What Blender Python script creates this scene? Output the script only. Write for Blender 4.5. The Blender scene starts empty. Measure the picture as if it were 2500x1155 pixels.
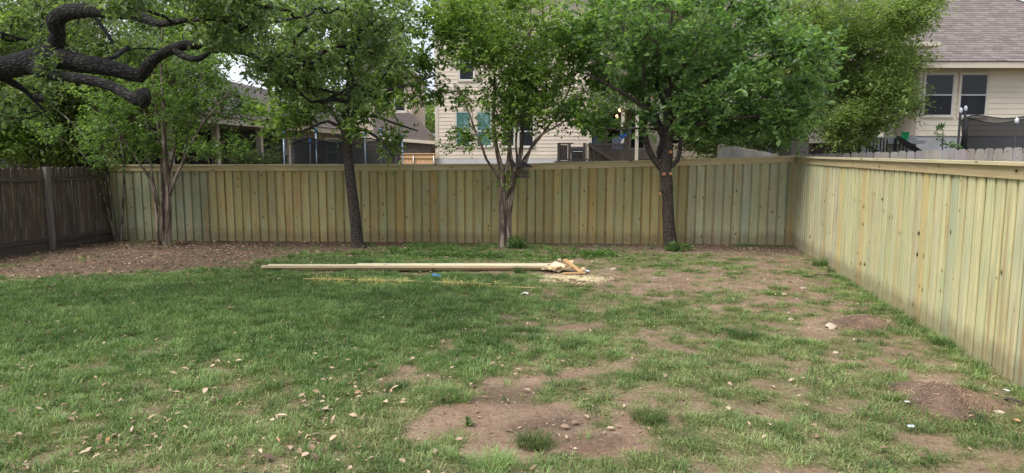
import bpy, math, random
import numpy as np
from mathutils import Vector, Matrix, noise as mnoise

random.seed(7)
RNG = np.random.default_rng(11)
SC = bpy.context.scene

# ------------------------------------------------------------------ camera
CAM_Z = 1.92
PITCH = math.radians(6.86)
FPX = 1700.0                        # focal length in pixels of the 2500 px wide photograph
cam_data = bpy.data.cameras.new('camera')
cam_data.sensor_width = 36.0
cam_data.lens = FPX / 2500.0 * 36.0
cam_data.clip_start = 0.05
cam_data.clip_end = 2000.0
cam = bpy.data.objects.new('camera', cam_data)
SC.collection.objects.link(cam)
cam.location = (0, 0, CAM_Z)
cam.rotation_euler = (math.radians(90) - PITCH, 0, 0)
SC.camera = cam

# ------------------------------------------------------------------ light
SUN_EL, SUN_AZ = math.radians(56), math.radians(236)     # azimuth clockwise from +Y: behind and left of the camera
world = bpy.data.worlds.new('World')
SC.world = world
world.use_nodes = True
wn = world.node_tree
wn.nodes.clear()
w_out = wn.nodes.new('ShaderNodeOutputWorld')
w_bg = wn.nodes.new('ShaderNodeBackground')
w_sky = wn.nodes.new('ShaderNodeTexSky')
w_sky.sky_type = 'NISHITA'
w_sky.sun_disc = False
w_sky.sun_elevation = SUN_EL
w_sky.sun_rotation = SUN_AZ
w_sky.air_density = 1.0
w_sky.dust_density = 2.0
w_tc = wn.nodes.new('ShaderNodeTexCoord')
w_no = wn.nodes.new('ShaderNodeTexNoise')
w_no.inputs['Scale'].default_value = 2.6
w_no.inputs['Detail'].default_value = 6
w_rp = wn.nodes.new('ShaderNodeValToRGB')
w_rp.color_ramp.elements[0].position = 0.3
w_rp.color_ramp.elements[0].color = (5.4, 5.8, 6.9, 1)
w_rp.color_ramp.elements[1].position = 0.7
w_rp.color_ramp.elements[1].color = (7.4, 7.6, 8.1, 1)
w_mx = wn.nodes.new('ShaderNodeMixRGB')
w_mx.inputs['Fac'].default_value = 0.8
wn.links.new(w_tc.outputs['Generated'], w_no.inputs['Vector'])
wn.links.new(w_no.outputs['Fac'], w_rp.inputs['Fac'])
wn.links.new(w_sky.outputs['Color'], w_mx.inputs['Color1'])
wn.links.new(w_rp.outputs['Color'], w_mx.inputs['Color2'])
wn.links.new(w_mx.outputs['Color'], w_bg.inputs['Color'])
w_bg.inputs['Strength'].default_value = 0.095
wn.links.new(w_bg.outputs['Background'], w_out.inputs['Surface'])

sun_d = bpy.data.lights.new('sun', 'SUN')
sun_d.energy = 3.0
sun_d.angle = math.radians(36)
sun_d.color = (1.0, 0.95, 0.88)
sun = bpy.data.objects.new('sun', sun_d)
SC.collection.objects.link(sun)
to_sun = Vector((math.sin(SUN_AZ) * math.cos(SUN_EL), math.cos(SUN_AZ) * math.cos(SUN_EL), math.sin(SUN_EL)))
sun.rotation_euler = to_sun.to_track_quat('Z', 'Y').to_euler()
sun.location = (0, 0, 30)

SC.render.engine = 'CYCLES'
SC.view_settings.view_transform = 'Standard'
SC.view_settings.look = 'None'
SC.view_settings.gamma = 1.0
SC.view_settings.use_curve_mapping = False
SC.view_settings.exposure = 0.85
SC.cycles.max_bounces = 6
SC.cycles.transparent_max_bounces = 8

# ------------------------------------------------------------------ helpers: space
def ray(px, py):
    a, b = px - 1250.0, 577.5 - py
    return (a, FPX * math.cos(PITCH) + b * math.sin(PITCH), -FPX * math.sin(PITCH) + b * math.cos(PITCH))
def at(px, py, Y):
    """The place at depth Y (world metres) seen at a spot of the photograph."""
    r = ray(px, py)
    t = Y / r[1]
    return Vector((r[0] * t, Y, CAM_Z + r[2] * t))
def gnd(px, py, z=0.0):
    r = ray(px, py)
    t = (z - CAM_Z) / r[2]
    return Vector((r[0] * t, r[1] * t, z))
def sstep(a, b, x):
    t = np.clip((x - a) / (b - a), 0, 1)
    return t * t * (3 - 2 * t)

_perm = np.random.default_rng(5).random((64, 64))
def vnoise(x, y, s):
    """value noise, 0..1, cell size s metres"""
    x = np.asarray(x, float) / s + 1000.0; y = np.asarray(y, float) / s + 1000.0
    xi = np.floor(x).astype(int); yi = np.floor(y).astype(int)
    fx = x - xi; fy = y - yi
    fx = fx * fx * (3 - 2 * fx); fy = fy * fy * (3 - 2 * fy)
    g = lambda i, j: _perm[i % 64, j % 64]
    return (g(xi, yi) * (1 - fx) + g(xi + 1, yi) * fx) * (1 - fy) + (g(xi, yi + 1) * (1 - fx) + g(xi + 1, yi + 1) * fx) * fy
def fbm(x, y, s, o=3):
    v = 0; a = 1; t = 0
    for k in range(o):
        v = v + a * vnoise(np.asarray(x) + 17 * k, np.asarray(y) - 9 * k, s / 2 ** k); t += a; a *= .5
    return v / t

# ------------------------------------------------------------------ helpers: objects
def tag(o, label=None, cat=None, group=None, kind=None):
    if label: o['label'] = label
    if cat: o['category'] = cat
    if group: o['group'] = group
    if kind: o['kind'] = kind
    return o
def link(name, data, parent=None, loc=None, rotz=None):
    o = bpy.data.objects.new(name, data)
    SC.collection.objects.link(o)
    if parent: o.parent = parent
    if loc is not None: o.location = loc
    if rotz is not None: o.rotation_euler = (0, 0, rotz)
    return o
def empty(name, loc, rotz=0.0, label=None, cat=None, group=None):
    o = link(name, None, None, loc, rotz)
    o.empty_display_size = 0.2
    return tag(o, label, cat, group)
def add_dup(src, loc, rotz, label=None):
    """a copy of a thing with copies of its parts and sub-parts, mesh data shared"""
    r = src.copy(); SC.collection.objects.link(r)
    r.location = loc; r.rotation_euler = (0, 0, rotz)
    if label: r['label'] = label
    for c in src.children:
        d = c.copy(); SC.collection.objects.link(d); d.parent = r
        for e in c.children:
            g = e.copy(); SC.collection.objects.link(g); g.parent = d
    return r
def fast_mesh(name, V, F3=None, F4=None, mats=(), smooth=False, attrs=None):
    me = bpy.data.meshes.new(name)
    V = np.asarray(V, np.float32)
    me.vertices.add(len(V)); me.vertices.foreach_set('co', V.ravel())
    parts = []; starts = []; tot = 0
    loops = []
    if F3 is not None and len(F3):
        F3 = np.asarray(F3, np.int32); loops.append(F3.ravel()); starts.append(np.arange(len(F3)) * 3); tot = len(F3) * 3
    if F4 is not None and len(F4):
        F4 = np.asarray(F4, np.int32); loops.append(F4.ravel()); starts.append(tot + np.arange(len(F4)) * 4)
    loops = np.concatenate(loops); starts = np.concatenate(starts).astype(np.int32)
    me.loops.add(len(loops)); me.loops.foreach_set('vertex_index', loops.astype(np.int32))
    me.polygons.add(len(starts)); me.polygons.foreach_set('loop_start', starts)
    me.update(calc_edges=True)
    me.validate()
    if smooth: me.polygons.foreach_set('use_smooth', np.ones(len(me.polygons), bool))
    for m in mats: me.materials.append(m)
    if attrs:
        for k, (typ, arr) in attrs.items():
            a = me.attributes.new(k, typ, 'POINT')
            a.data.foreach_set('value' if typ == 'FLOAT' else 'vector', np.asarray(arr, np.float32).ravel())
    return me

class MB:
    """collects boxes, bars and tubes in local coordinates"""
    def __init__(s): s.v = []; s.f = []
    def add(s, vs, fs):
        n = len(s.v); s.v += [tuple(v) for v in vs]; s.f += [tuple(i + n for i in f) for f in fs]; return s
    def box(s, x0, x1, y0, y1, z0, z1):
        return s.add([(x, y, z) for z in (z0, z1) for y in (y0, y1) for x in (x0, x1)],
                     [(0, 2, 3, 1), (4, 5, 7, 6), (0, 1, 5, 4), (2, 6, 7, 3), (0, 4, 6, 2), (1, 3, 7, 5)])
    def bar(s, a, b, w, h=None, up=(0, 0, 1)):
        a = Vector(a); b = Vector(b); h = h or w
        d = (b - a).normalized(); r = d.cross(Vector(up))
        if r.length < 1e-4: r = d.cross(Vector((0, 1, 0)))
        r.normalize(); u = r.cross(d)
        vs = [p + r * (i * w / 2) + u * (j * h / 2) for p in (a, b) for (i, j) in ((-1, -1), (1, -1), (1, 1), (-1, 1))]
        return s.add(vs, [(3, 2, 1, 0), (4, 5, 6, 7), (0, 1, 5, 4), (1, 2, 6, 5), (2, 3, 7, 6), (3, 0, 4, 7)])
    def tube(s, pts, rad, k=8, cap=True):
        pts = [Vector(p) for p in pts]
        if not hasattr(rad, '__len__'): rad = [rad] * len(pts)
        n0 = len(s.v); prev = None; rings = []
        for i, p in enumerate(pts):
            d = (pts[min(i + 1, len(pts) - 1)] - pts[max(i - 1, 0)]).normalized()
            if prev is None:
                r = d.cross(Vector((0, 0, 1)))
                if r.length < .05: r = d.cross(Vector((0, 1, 0)))
            else: r = prev - d * prev.dot(d)
            r.normalize(); prev = r; u = d.cross(r)
            rings.append([p + (r * math.cos(t) + u * math.sin(t)) * rad[i] for t in [2 * math.pi * j / k for j in range(k)]])
        vs = [v for R in rings for v in R]; fs = []
        for i in range(len(pts) - 1):
            for j in range(k):
                fs.append((i * k + j, i * k + (j + 1) % k, (i + 1) * k + (j + 1) % k, (i + 1) * k + j))
        if cap: fs += [tuple(range(k - 1, -1, -1)), tuple((len(pts) - 1) * k + j for j in range(k))]
        return s.add(vs, fs)
    def prism(s, poly, axis_vec):
        """closed prism: a planar polygon pushed along a vector"""
        k = len(poly); a = Vector(axis_vec)
        vs = [Vector(p) for p in poly] + [Vector(p) + a for p in poly]
        return s.add(vs, [tuple(range(k - 1, -1, -1)), tuple(range(k, 2 * k))] + [(i, (i + 1) % k, k + (i + 1) % k, k + i) for i in range(k)])
    def mesh(s, name, mat, smooth=False):
        me = bpy.data.meshes.new(name); me.from_pydata(s.v, [], s.f); me.update()
        me.materials.append(mat)
        if smooth: me.polygons.foreach_set('use_smooth', np.ones(len(me.polygons), bool))
        return me
    def build(s, name, mat, parent=None, smooth=False, **k):
        o = link(name, s.mesh(name, mat, smooth), parent)
        if k: tag(o, **k)
        return o

# ------------------------------------------------------------------ materials
class NT:
    def __init__(s, name):
        s.m = bpy.data.materials.new(name); s.m.use_nodes = True
        s.t = s.m.node_tree; s.b = s.t.nodes['Principled BSDF']; s.out = s.t.nodes['Material Output']
        s.b.inputs['Specular IOR Level'].default_value = 0.3
    def n(s, typ, ins=None, **props):
        nd = s.t.nodes.new('ShaderNode' + typ)
        for k, v in props.items(): setattr(nd, k, v)
        for k, v in (ins or {}).items():
            if hasattr(v, 'is_output') or isinstance(v, bpy.types.NodeSocket): s.t.links.new(v, nd.inputs[k])
            else: nd.inputs[k].default_value = v
        return nd
    def mapv(s, vec, scale): return s.n('Mapping', {'Vector': vec, 'Scale': scale}).outputs[0]
    def noise(s, vec, scale, detail=3, rough=.55, out='Fac', dist=0):
        return s.n('TexNoise', {'Vector': vec, 'Scale': scale, 'Detail': detail, 'Roughness': rough, 'Distortion': dist}).outputs[out]
    def ramp(s, fac, stops, interp='LINEAR'):
        nd = s.n('ValToRGB', {'Fac': fac}); cr = nd.color_ramp; cr.interpolation = interp
        while len(cr.elements) < len(stops): cr.elements.new(0.5)
        for e, (p, c) in zip(cr.elements, stops):
            e.position = p; e.color = (c, c, c, 1) if not hasattr(c, '__len__') else (*c, 1)
        return nd.outputs['Color']
    def mix(s, f, a, b, bt='MIX'):
        nd = s.n('MixRGB', {'Fac': f, 'Color1': a if not isinstance(a, tuple) else (*a, 1), 'Color2': b if not isinstance(b, tuple) else (*b, 1)}, blend_type=bt)
        return nd.outputs[0]
    def math(s, op, a, b=0.0, c=None):
        d = {0: a, 1: b}
        if c is not None: d[2] = c
        return s.n('Math', d, operation=op).outputs[0]
    def vadd(s, a, b): return s.n('VectorMath', {0: a, 1: b}, operation='ADD').outputs[0]
    def vmul(s, a, b): return s.n('VectorMath', {0: a, 1: b}, operation='MULTIPLY').outputs[0]
    def bump(s, h, strength=.5, dist=.01):
        nd = s.n('Bump', {'Height': h, 'Strength': strength, 'Distance': dist})
        s.t.links.new(nd.outputs[0], s.b.inputs['Normal']); return nd
    def col(s, c):
        if isinstance(c, tuple): s.b.inputs['Base Color'].default_value = (*c, 1)
        else: s.t.links.new(c, s.b.inputs['Base Color'])
    def rough(s, r):
        if isinstance(r, (int, float)): s.b.inputs['Roughness'].default_value = r
        else: s.t.links.new(r, s.b.inputs['Roughness'])
    def obj(s): return s.n('TexCoord').outputs['Object']
    def attr(s, name, out='Fac'): return s.n('Attribute', attribute_name=name).outputs[out]

def plain(name, c, rough=.6, var=.15, scale=6.0, bump=0.0, metallic=0.0):
    """a colour with soft mottling and grime so nothing is perfectly even"""
    m = NT(name); o = m.obj()
    n1 = m.noise(o, scale, 4); n2 = m.noise(o, scale * 7, 3)
    f = m.math('ADD', m.math('MULTIPLY', n1, .65), m.math('MULTIPLY', n2, .35))
    lo = tuple(x * (1 - var * 1.6) for x in c); hi = tuple(min(1, x * (1 + var)) for x in c)
    m.col(m.ramp(f, [(.3, lo), (.7, hi)])); m.rough(rough)
    m.b.inputs['Metallic'].default_value = metallic
    if bump: m.bump(n2, bump, .01)
    return m.m

def wood(name, axis='Z', orange=.5, green=.5, dirt=True, knots=True, weather=0.0):
    """sawn boards; the base tint is each board's own object colour"""
    m = NT(name); o = m.obj(); inf = m.n('ObjectInfo')
    rnd = inf.outputs['Random']
    off = m.n('CombineXYZ', {'X': m.math('MULTIPLY', rnd, 37.0), 'Y': m.math('MULTIPLY', rnd, 11.0), 'Z': m.math('MULTIPLY', rnd, 53.0)}).outputs[0]
    if axis == 'Z': o = m.vmul(o, (1, 1, 1.85))
    p = m.vadd(o, off)
    L, S = 1.4, 34.0
    sc = (S, S, L) if axis == 'Z' else (L, S, S)
    g1 = m.noise(m.mapv(p, sc), 1.0, 4, .6, dist=.6)
    sc2 = (160, 160, 5) if axis == 'Z' else (5, 160, 160)
    g2 = m.noise(m.mapv(p, sc2), 1.0, 2)
    base = m.mix(1.0, inf.outputs['Color'], m.ramp(g1, [(.3, .80), (.7, 1.13)]), 'MULTIPLY')
    base = m.mix(.55, base, m.mix(1.0, base, m.ramp(g2, [(.3, .78), (.75, 1.1)]), 'MULTIPLY'))
    sc3 = (9, 9, .55) if axis == 'Z' else (.55, 9, 9)
    st = m.noise(m.mapv(p, sc3), 1.0, 3, .5)
    base = m.mix(m.math('MULTIPLY', m.ramp(st, [(.58, 0.0), (.72, 1.0)]), orange), base, (.36, .22, .10))
    gr = m.noise(m.mapv(p, (5, 5, 1.6) if axis == 'Z' else (1.6, 5, 5)), 1.0, 4, .65)
    base = m.mix(m.math('MULTIPLY', m.ramp(gr, [(.46, 0.0), (.70, 1.0)]), green), base, (.30, .385, .265))
    wh = m.noise(m.mapv(p, (26, 26, 9) if axis == 'Z' else (9, 26, 26)), 1.0, 5, .7)
    base = m.mix(m.math('MULTIPLY', m.ramp(wh, [(.62, 0.0), (.72, 1.0)]), .30), base, (.50, .53, .42))
    if weather:
        wt = m.noise(m.mapv(p, (22, 22, .9) if axis == 'Z' else (.9, 22, 22)), 1.0, 4, .7)
        base = m.mix(m.math('MULTIPLY', m.ramp(wt, [(.5, 0.0), (.68, 1.0)]), weather), base, (.26, .245, .225))
    if knots:
        sx_ = m.n('SeparateXYZ', {0: p})
        kv = m.n('CombineXYZ', {'X': m.math('MULTIPLY', sx_.outputs['X'], 4.6 if axis == 'Z' else 2.6), 'Y': m.math('MULTIPLY', sx_.outputs['Z'], 3.0 if axis == 'Z' else 4.6)}).outputs[0]
        vo = m.n('TexVoronoi', {'Vector': m.vadd(kv, m.vmul(m.n('TexNoise', {'Vector': p, 'Scale': 25.0}).outputs['Color'], (.03, .03, .0))), 'Scale': 1.0}, voronoi_dimensions='2D')
        vc = m.n('SeparateColor', {0: vo.outputs['Color']})
        big_ = m.math('MULTIPLY', m.math('SUBTRACT', vc.outputs[0], .42), 3.2)
        kd = m.math('DIVIDE', vo.outputs['Distance'], m.math('MAXIMUM', m.math('MINIMUM', big_, 1.5), .02))
        base = m.mix(m.math('MULTIPLY', m.ramp(kd, [(.045, 1.0), (.11, 0.0)]), .45), base, (.24, .15, .06))
        base = m.mix(m.ramp(kd, [(.028, 1.0), (.046, 0.0)]), base, (.045, .032, .018))
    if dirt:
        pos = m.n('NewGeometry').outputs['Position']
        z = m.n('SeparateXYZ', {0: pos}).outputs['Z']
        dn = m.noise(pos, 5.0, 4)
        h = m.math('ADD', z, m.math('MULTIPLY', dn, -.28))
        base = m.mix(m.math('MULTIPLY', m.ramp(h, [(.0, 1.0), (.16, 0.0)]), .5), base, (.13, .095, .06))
    m.col(base); m.rough(.75)
    m.bump(m.math('ADD', g2, m.math('MULTIPLY', g1, .7)), .35, .004)
    return m.m

M = {}
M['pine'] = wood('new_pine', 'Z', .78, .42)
M['pine_x'] = wood('new_pine_rail', 'X', .32, .12, dirt=False)
M['old'] = wood('weathered_board', 'Z', .2, .0, knots=False, weather=.55)
M['old_x'] = wood('weathered_rail', 'X', .15, .0, dirt=False, knots=False, weather=.3)
M['grey_board'] = wood('grey_weathered_picket', 'Z', .1, .0, dirt=False, weather=.5)

def leaf_mat(name, c, young, trans=.4, rough=.45):
    m = NT(name)
    t = m.attr('tone'); pos = m.n('NewGeometry').outputs['Position']
    big = m.noise(pos, 1.1, 2)
    f = m.math('ADD', m.math('MULTIPLY', t, .72), m.math('MULTIPLY', big, .28))
    dark = tuple(x * .55 for x in c)
    colr = m.ramp(f, [(.10, dark), (.42, c), (.78, young), (.97, tuple(y * 1.25 for y in young))])
    back = m.n('NewGeometry').outputs['Backfacing']
    colr = m.mix(m.math('MULTIPLY', back, .3), colr, tuple(min(1, x * 1.25 + .02) for x in c))
    m.col(colr); m.rough(rough); m.b.inputs['Specular IOR Level'].default_value = .4
    tr = m.n('BsdfTranslucent', {'Color': m.mix(1.0, colr, (1.5, 1.55, .7), 'MULTIPLY')})
    mx = m.n('MixShader', {0: trans, 1: m.b.outputs[0], 2: tr.outputs[0]})
    m.t.links.new(mx.outputs[0], m.out.inputs['Surface'])
    return m.m
def bark_mat(name, c, hi, sx=9.0, sz=2.2, bump=.8, bd=.03, lich=0.0):
    m = NT(name); v = m.attr('bark', 'Vector')
    w = m.n('TexNoise', {'Vector': v, 'Scale': 6.0, 'Detail': 3}).outputs['Color']
    p = m.vadd(m.mapv(v, (sx, sx, sz)), m.vmul(w, (.9, .9, .5)))
    vo = m.n('TexVoronoi', {'Vector': p, 'Scale': 1.0}, feature='DISTANCE_TO_EDGE').outputs['Distance']
    n = m.noise(m.mapv(v, (sx * 3, sx * 3, sz * 3)), 1.0, 4, .65)
    h = m.math('ADD', m.ramp(vo, [(.0, .0), (.32, 1.0)]), m.math('MULTIPLY', n, .5))
    colr = m.ramp(h, [(.25, tuple(x * .45 for x in c)), (.75, c), (1.25 if False else .98, hi)])
    if lich:
        ln = m.noise(v, 7.0, 5, .7)
        colr = m.mix(m.math('MULTIPLY', m.ramp(ln, [(.56, 0.0), (.66, 1.0)]), lich), colr, (.22, .235, .2))
    m.col(colr); m.rough(.85); m.bump(h, bump, bd)
    return m.m

M['leaf_oak'] = leaf_mat('live_oak_leaf', (.080, .128, .050), (.21, .28, .115), .45, .35)
M['leaf_myrtle'] = leaf_mat('crape_myrtle_leaf', (.115, .19, .046), (.27, .39, .11), .52)
M['leaf_myrtle_shade'] = leaf_mat('crape_myrtle_leaf_deep', (.080, .145, .042), (.20, .31, .085), .5)  # darker copy of the myrtle leaf, with the left-hand shade in its colour
M['leaf_pear'] = leaf_mat('pear_leaf', (.090, .172, .060), (.225, .35, .14), .5, .4)
M['leaf_tree3'] = leaf_mat('young_oak_leaf', (.102, .165, .048), (.24, .345, .09), .52)
M['leaf_cedar'] = leaf_mat('cedar_spray', (.125, .185, .055), (.30, .40, .135), .45, .6)
M['leaf_far'] = leaf_mat('far_leaf', (.12, .19, .045), (.27, .38, .10), .45)
M['leaf_far2'] = leaf_mat('far_leaf_olive', (.10, .135, .055), (.21, .26, .10), .4)
M['leaf_weed'] = leaf_mat('weed_leaf', (.06, .13, .032), (.13, .24, .055), .35)
M['bark_oak'] = bark_mat('live_oak_bark', (.013, .0115, .011), (.040, .038, .036), 42, 12, 1.0, .018, .12)
M['bark_myrtle'] = bark_mat('crape_myrtle_bark', (.135, .10, .078), (.25, .20, .165), 12, 1.6, .4, .01, .1)
M['bark_dark'] = bark_mat('dark_furrowed_bark', (.056, .044, .038), (.112, .090, .078), 42, 17, .9, .012, .04)
M['bark_twig'] = bark_mat('grey_twig_bark', (.085, .072, .06), (.17, .15, .13), 10, 3, .3, .01)
# ------------------------------------------------------------------ terrain and cover functions
def gz(x, y):
    x = np.asarray(x, float); y = np.asarray(y, float)
    z = (fbm(x, y, 1.6) - .5) * .05 + (vnoise(x, y, .28) - .5) * .016
    z = z * (1 - sstep(11.5, 13.5, y) * .6)
    return z + sstep(16.0, 24.0, y) * (.3 + 1.45 * sstep(-7, 9, x))
def gz1(x, y): return float(gz(np.array([x]), np.array([y]))[0])

FB_CORNER = gnd(1938, 598); FB_LEFT = gnd(278, 586); FR_NEAR = gnd(2500, 950); FL_NEAR = gnd(0, 628)

# ------------------------------------------------------------------ trees
def catmull(P, R, step=.12):
    P = [np.array(p, float) for p in P]
    outP, outR = [], []
    for i in range(len(P) - 1):
        p0 = P[max(i - 1, 0)]; p1 = P[i]; p2 = P[i + 1]; p3 = P[min(i + 2, len(P) - 1)]
        n = max(2, int(np.linalg.norm(p2 - p1) / step))
        for k in range(n):
            t = k / n
            outP.append(.5 * ((2 * p1) + (-p0 + p2) * t + (2 * p0 - 5 * p1 + 4 * p2 - p3) * t * t + (-p0 + 3 * p1 - 3 * p2 + p3) * t ** 3))
            outR.append(R[i] * (1 - t) + R[i + 1] * t)
    outP.append(P[-1]); outR.append(R[-1])
    return np.array(outP), np.array(outR)

def tubes(chains, name, mat, lump=0.0, kmin=4, kbig=10, seed=0):
    """one mesh of tapering tubes, each chain = (points, radii); carries a 'bark' coordinate that runs along the wood"""
    V = []; F = []; B = []; n = 0
    rng = np.random.default_rng(seed)
    for P, R in chains:
        P = np.asarray(P); R = np.asarray(R)
        if len(P) < 2: continue
        k = kbig if R.max() > .04 else (6 if R.max() > .012 else kmin)
        if R.max() > .1: k = max(kbig, 24)
        T = np.gradient(P, axis=0); T /= np.linalg.norm(T, axis=1)[:, None] + 1e-9
        r = np.cross(T[0], [0, 0, 1.0])
        if np.linalg.norm(r) < .1: r = np.cross(T[0], [0, 1.0, 0])
        r /= np.linalg.norm(r)
        L = np.concatenate([[0], np.cumsum(np.linalg.norm(np.diff(P, axis=0), axis=1))])
        th = np.arange(k) * 2 * np.pi / k
        off = rng.random(3) * 20
        for i in range(len(P)):
            r = r - T[i] * r.dot(T[i]); r /= np.linalg.norm(r) + 1e-9
            u = np.cross(T[i], r)
            ringdir = np.outer(np.cos(th), r) + np.outer(np.sin(th), u)
            rr = np.full(k, R[i])
            if lump and R[i] > .02:
                for j in range(k):
                    q = Vector(P[i] + ringdir[j] * R[i])
                    rr[j] *= 1 + lump * (mnoise.noise(q * 3.2) * .8 + mnoise.noise(q * 9.0) * .45)
            V.append(P[i] + ringdir * rr[:, None])
            B.append(np.stack([np.cos(th) * R[i] + off[0], np.sin(th) * R[i] + off[1], np.full(k, L[i] + off[2])], 1))
            if i:
                a = n + (i - 1) * k; b = n + i * k
                j = np.arange(k); j2 = (j + 1) % k
                F.append(np.stack([a + j, a + j2, b + j2, b + j], 1))
        # rounded end
        e = n + (len(P) - 1) * k
        V.append((P[-1] + T[-1] * R[-1] * .6)[None]); B.append(B[-1][:1])
        j = np.arange(k)
        F.append(np.stack([e + j, e + (j + 1) % k, np.full(k, e + k), np.full(k, e + k)], 1)[:, [0, 1, 2, 2]])
        n += len(P) * k + 1
    V = np.concatenate(V); F = np.concatenate(F); B = np.concatenate(B)
    tri = F[:, 2] == F[:, 3]
    return fast_mesh(name, V, F[tri][:, :3], F[~tri], [mat], True, {'bark': ('FLOAT_VECTOR', B)})

def unit(a): return a / (np.linalg.norm(a, axis=-1, keepdims=True) + 1e-9)

def leaves_mesh(name, base, d, nrm, ln, wd, mat, rng, shape=0):
    """many leaves: base point, direction, normal, length, width"""
    N = len(base); s = unit(np.cross(d, nrm)); nn = unit(np.cross(s, d))
    tone = rng.random(N)
    ln = ln[:, None]; wd = wd[:, None]
    if shape == 0:      # 4 corners, folded at the midrib
        v = np.stack([base, base + d * ln * .48 + s * wd * .5 + nn * wd * .16, base + d * ln - nn * ln * .08, base + d * ln * .48 - s * wd * .5 + nn * wd * .16], 1)
        i = np.arange(N)[:, None] * 4
        F3 = np.concatenate([i + [0, 1, 2], i + [0, 2, 3]], 1).reshape(-1, 3)
        me = fast_mesh(name, v.reshape(-1, 3), F3, None, [mat], False, {'tone': ('FLOAT', np.repeat(tone, 4))})
    else:               # 8 corners, oval with a curved blade
        mid1 = base + d * ln * .35; mid2 = base + d * ln * .7 - nn * ln * .04; tip = base + d * ln - nn * ln * .14
        v = np.stack([base, mid1, mid2, tip, mid1 + s * wd * .46 + nn * wd * .14, mid2 + s * wd * .40 + nn * wd * .12,
                      mid1 - s * wd * .46 + nn * wd * .14, mid2 - s * wd * .40 + nn * wd * .12], 1)
        i = np.arange(N)[:, None] * 8
        F3 = np.concatenate([i + [0, 4, 1], i + [5, 3, 2], i + [0, 1, 6], i + [7, 2, 3]], 1).reshape(-1, 3)
        F4 = np.concatenate([i + [1, 4, 5, 2], i + [1, 2, 7, 6]], 1).reshape(-1, 4)
        me = fast_mesh(name, v.reshape(-1, 3), F3, F4, [mat], False, {'tone': ('FLOAT', np.repeat(tone, 8))})
    return me

def blob(px, py, Y, rx, ry, rd, n):
    """an ellipsoid of crown: seen centre and radii (photo px) at depth Y, own depth radius rd in metres"""
    c = at(px, py, Y); k = Y / FPX
    return (np.array(c), np.array([rx * k, rd, ry * k]), n)
def wblob(x, y, z, rx, ry, rz, n): return (np.array([x, y, z]), np.array([rx, ry, rz]), n)

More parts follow.
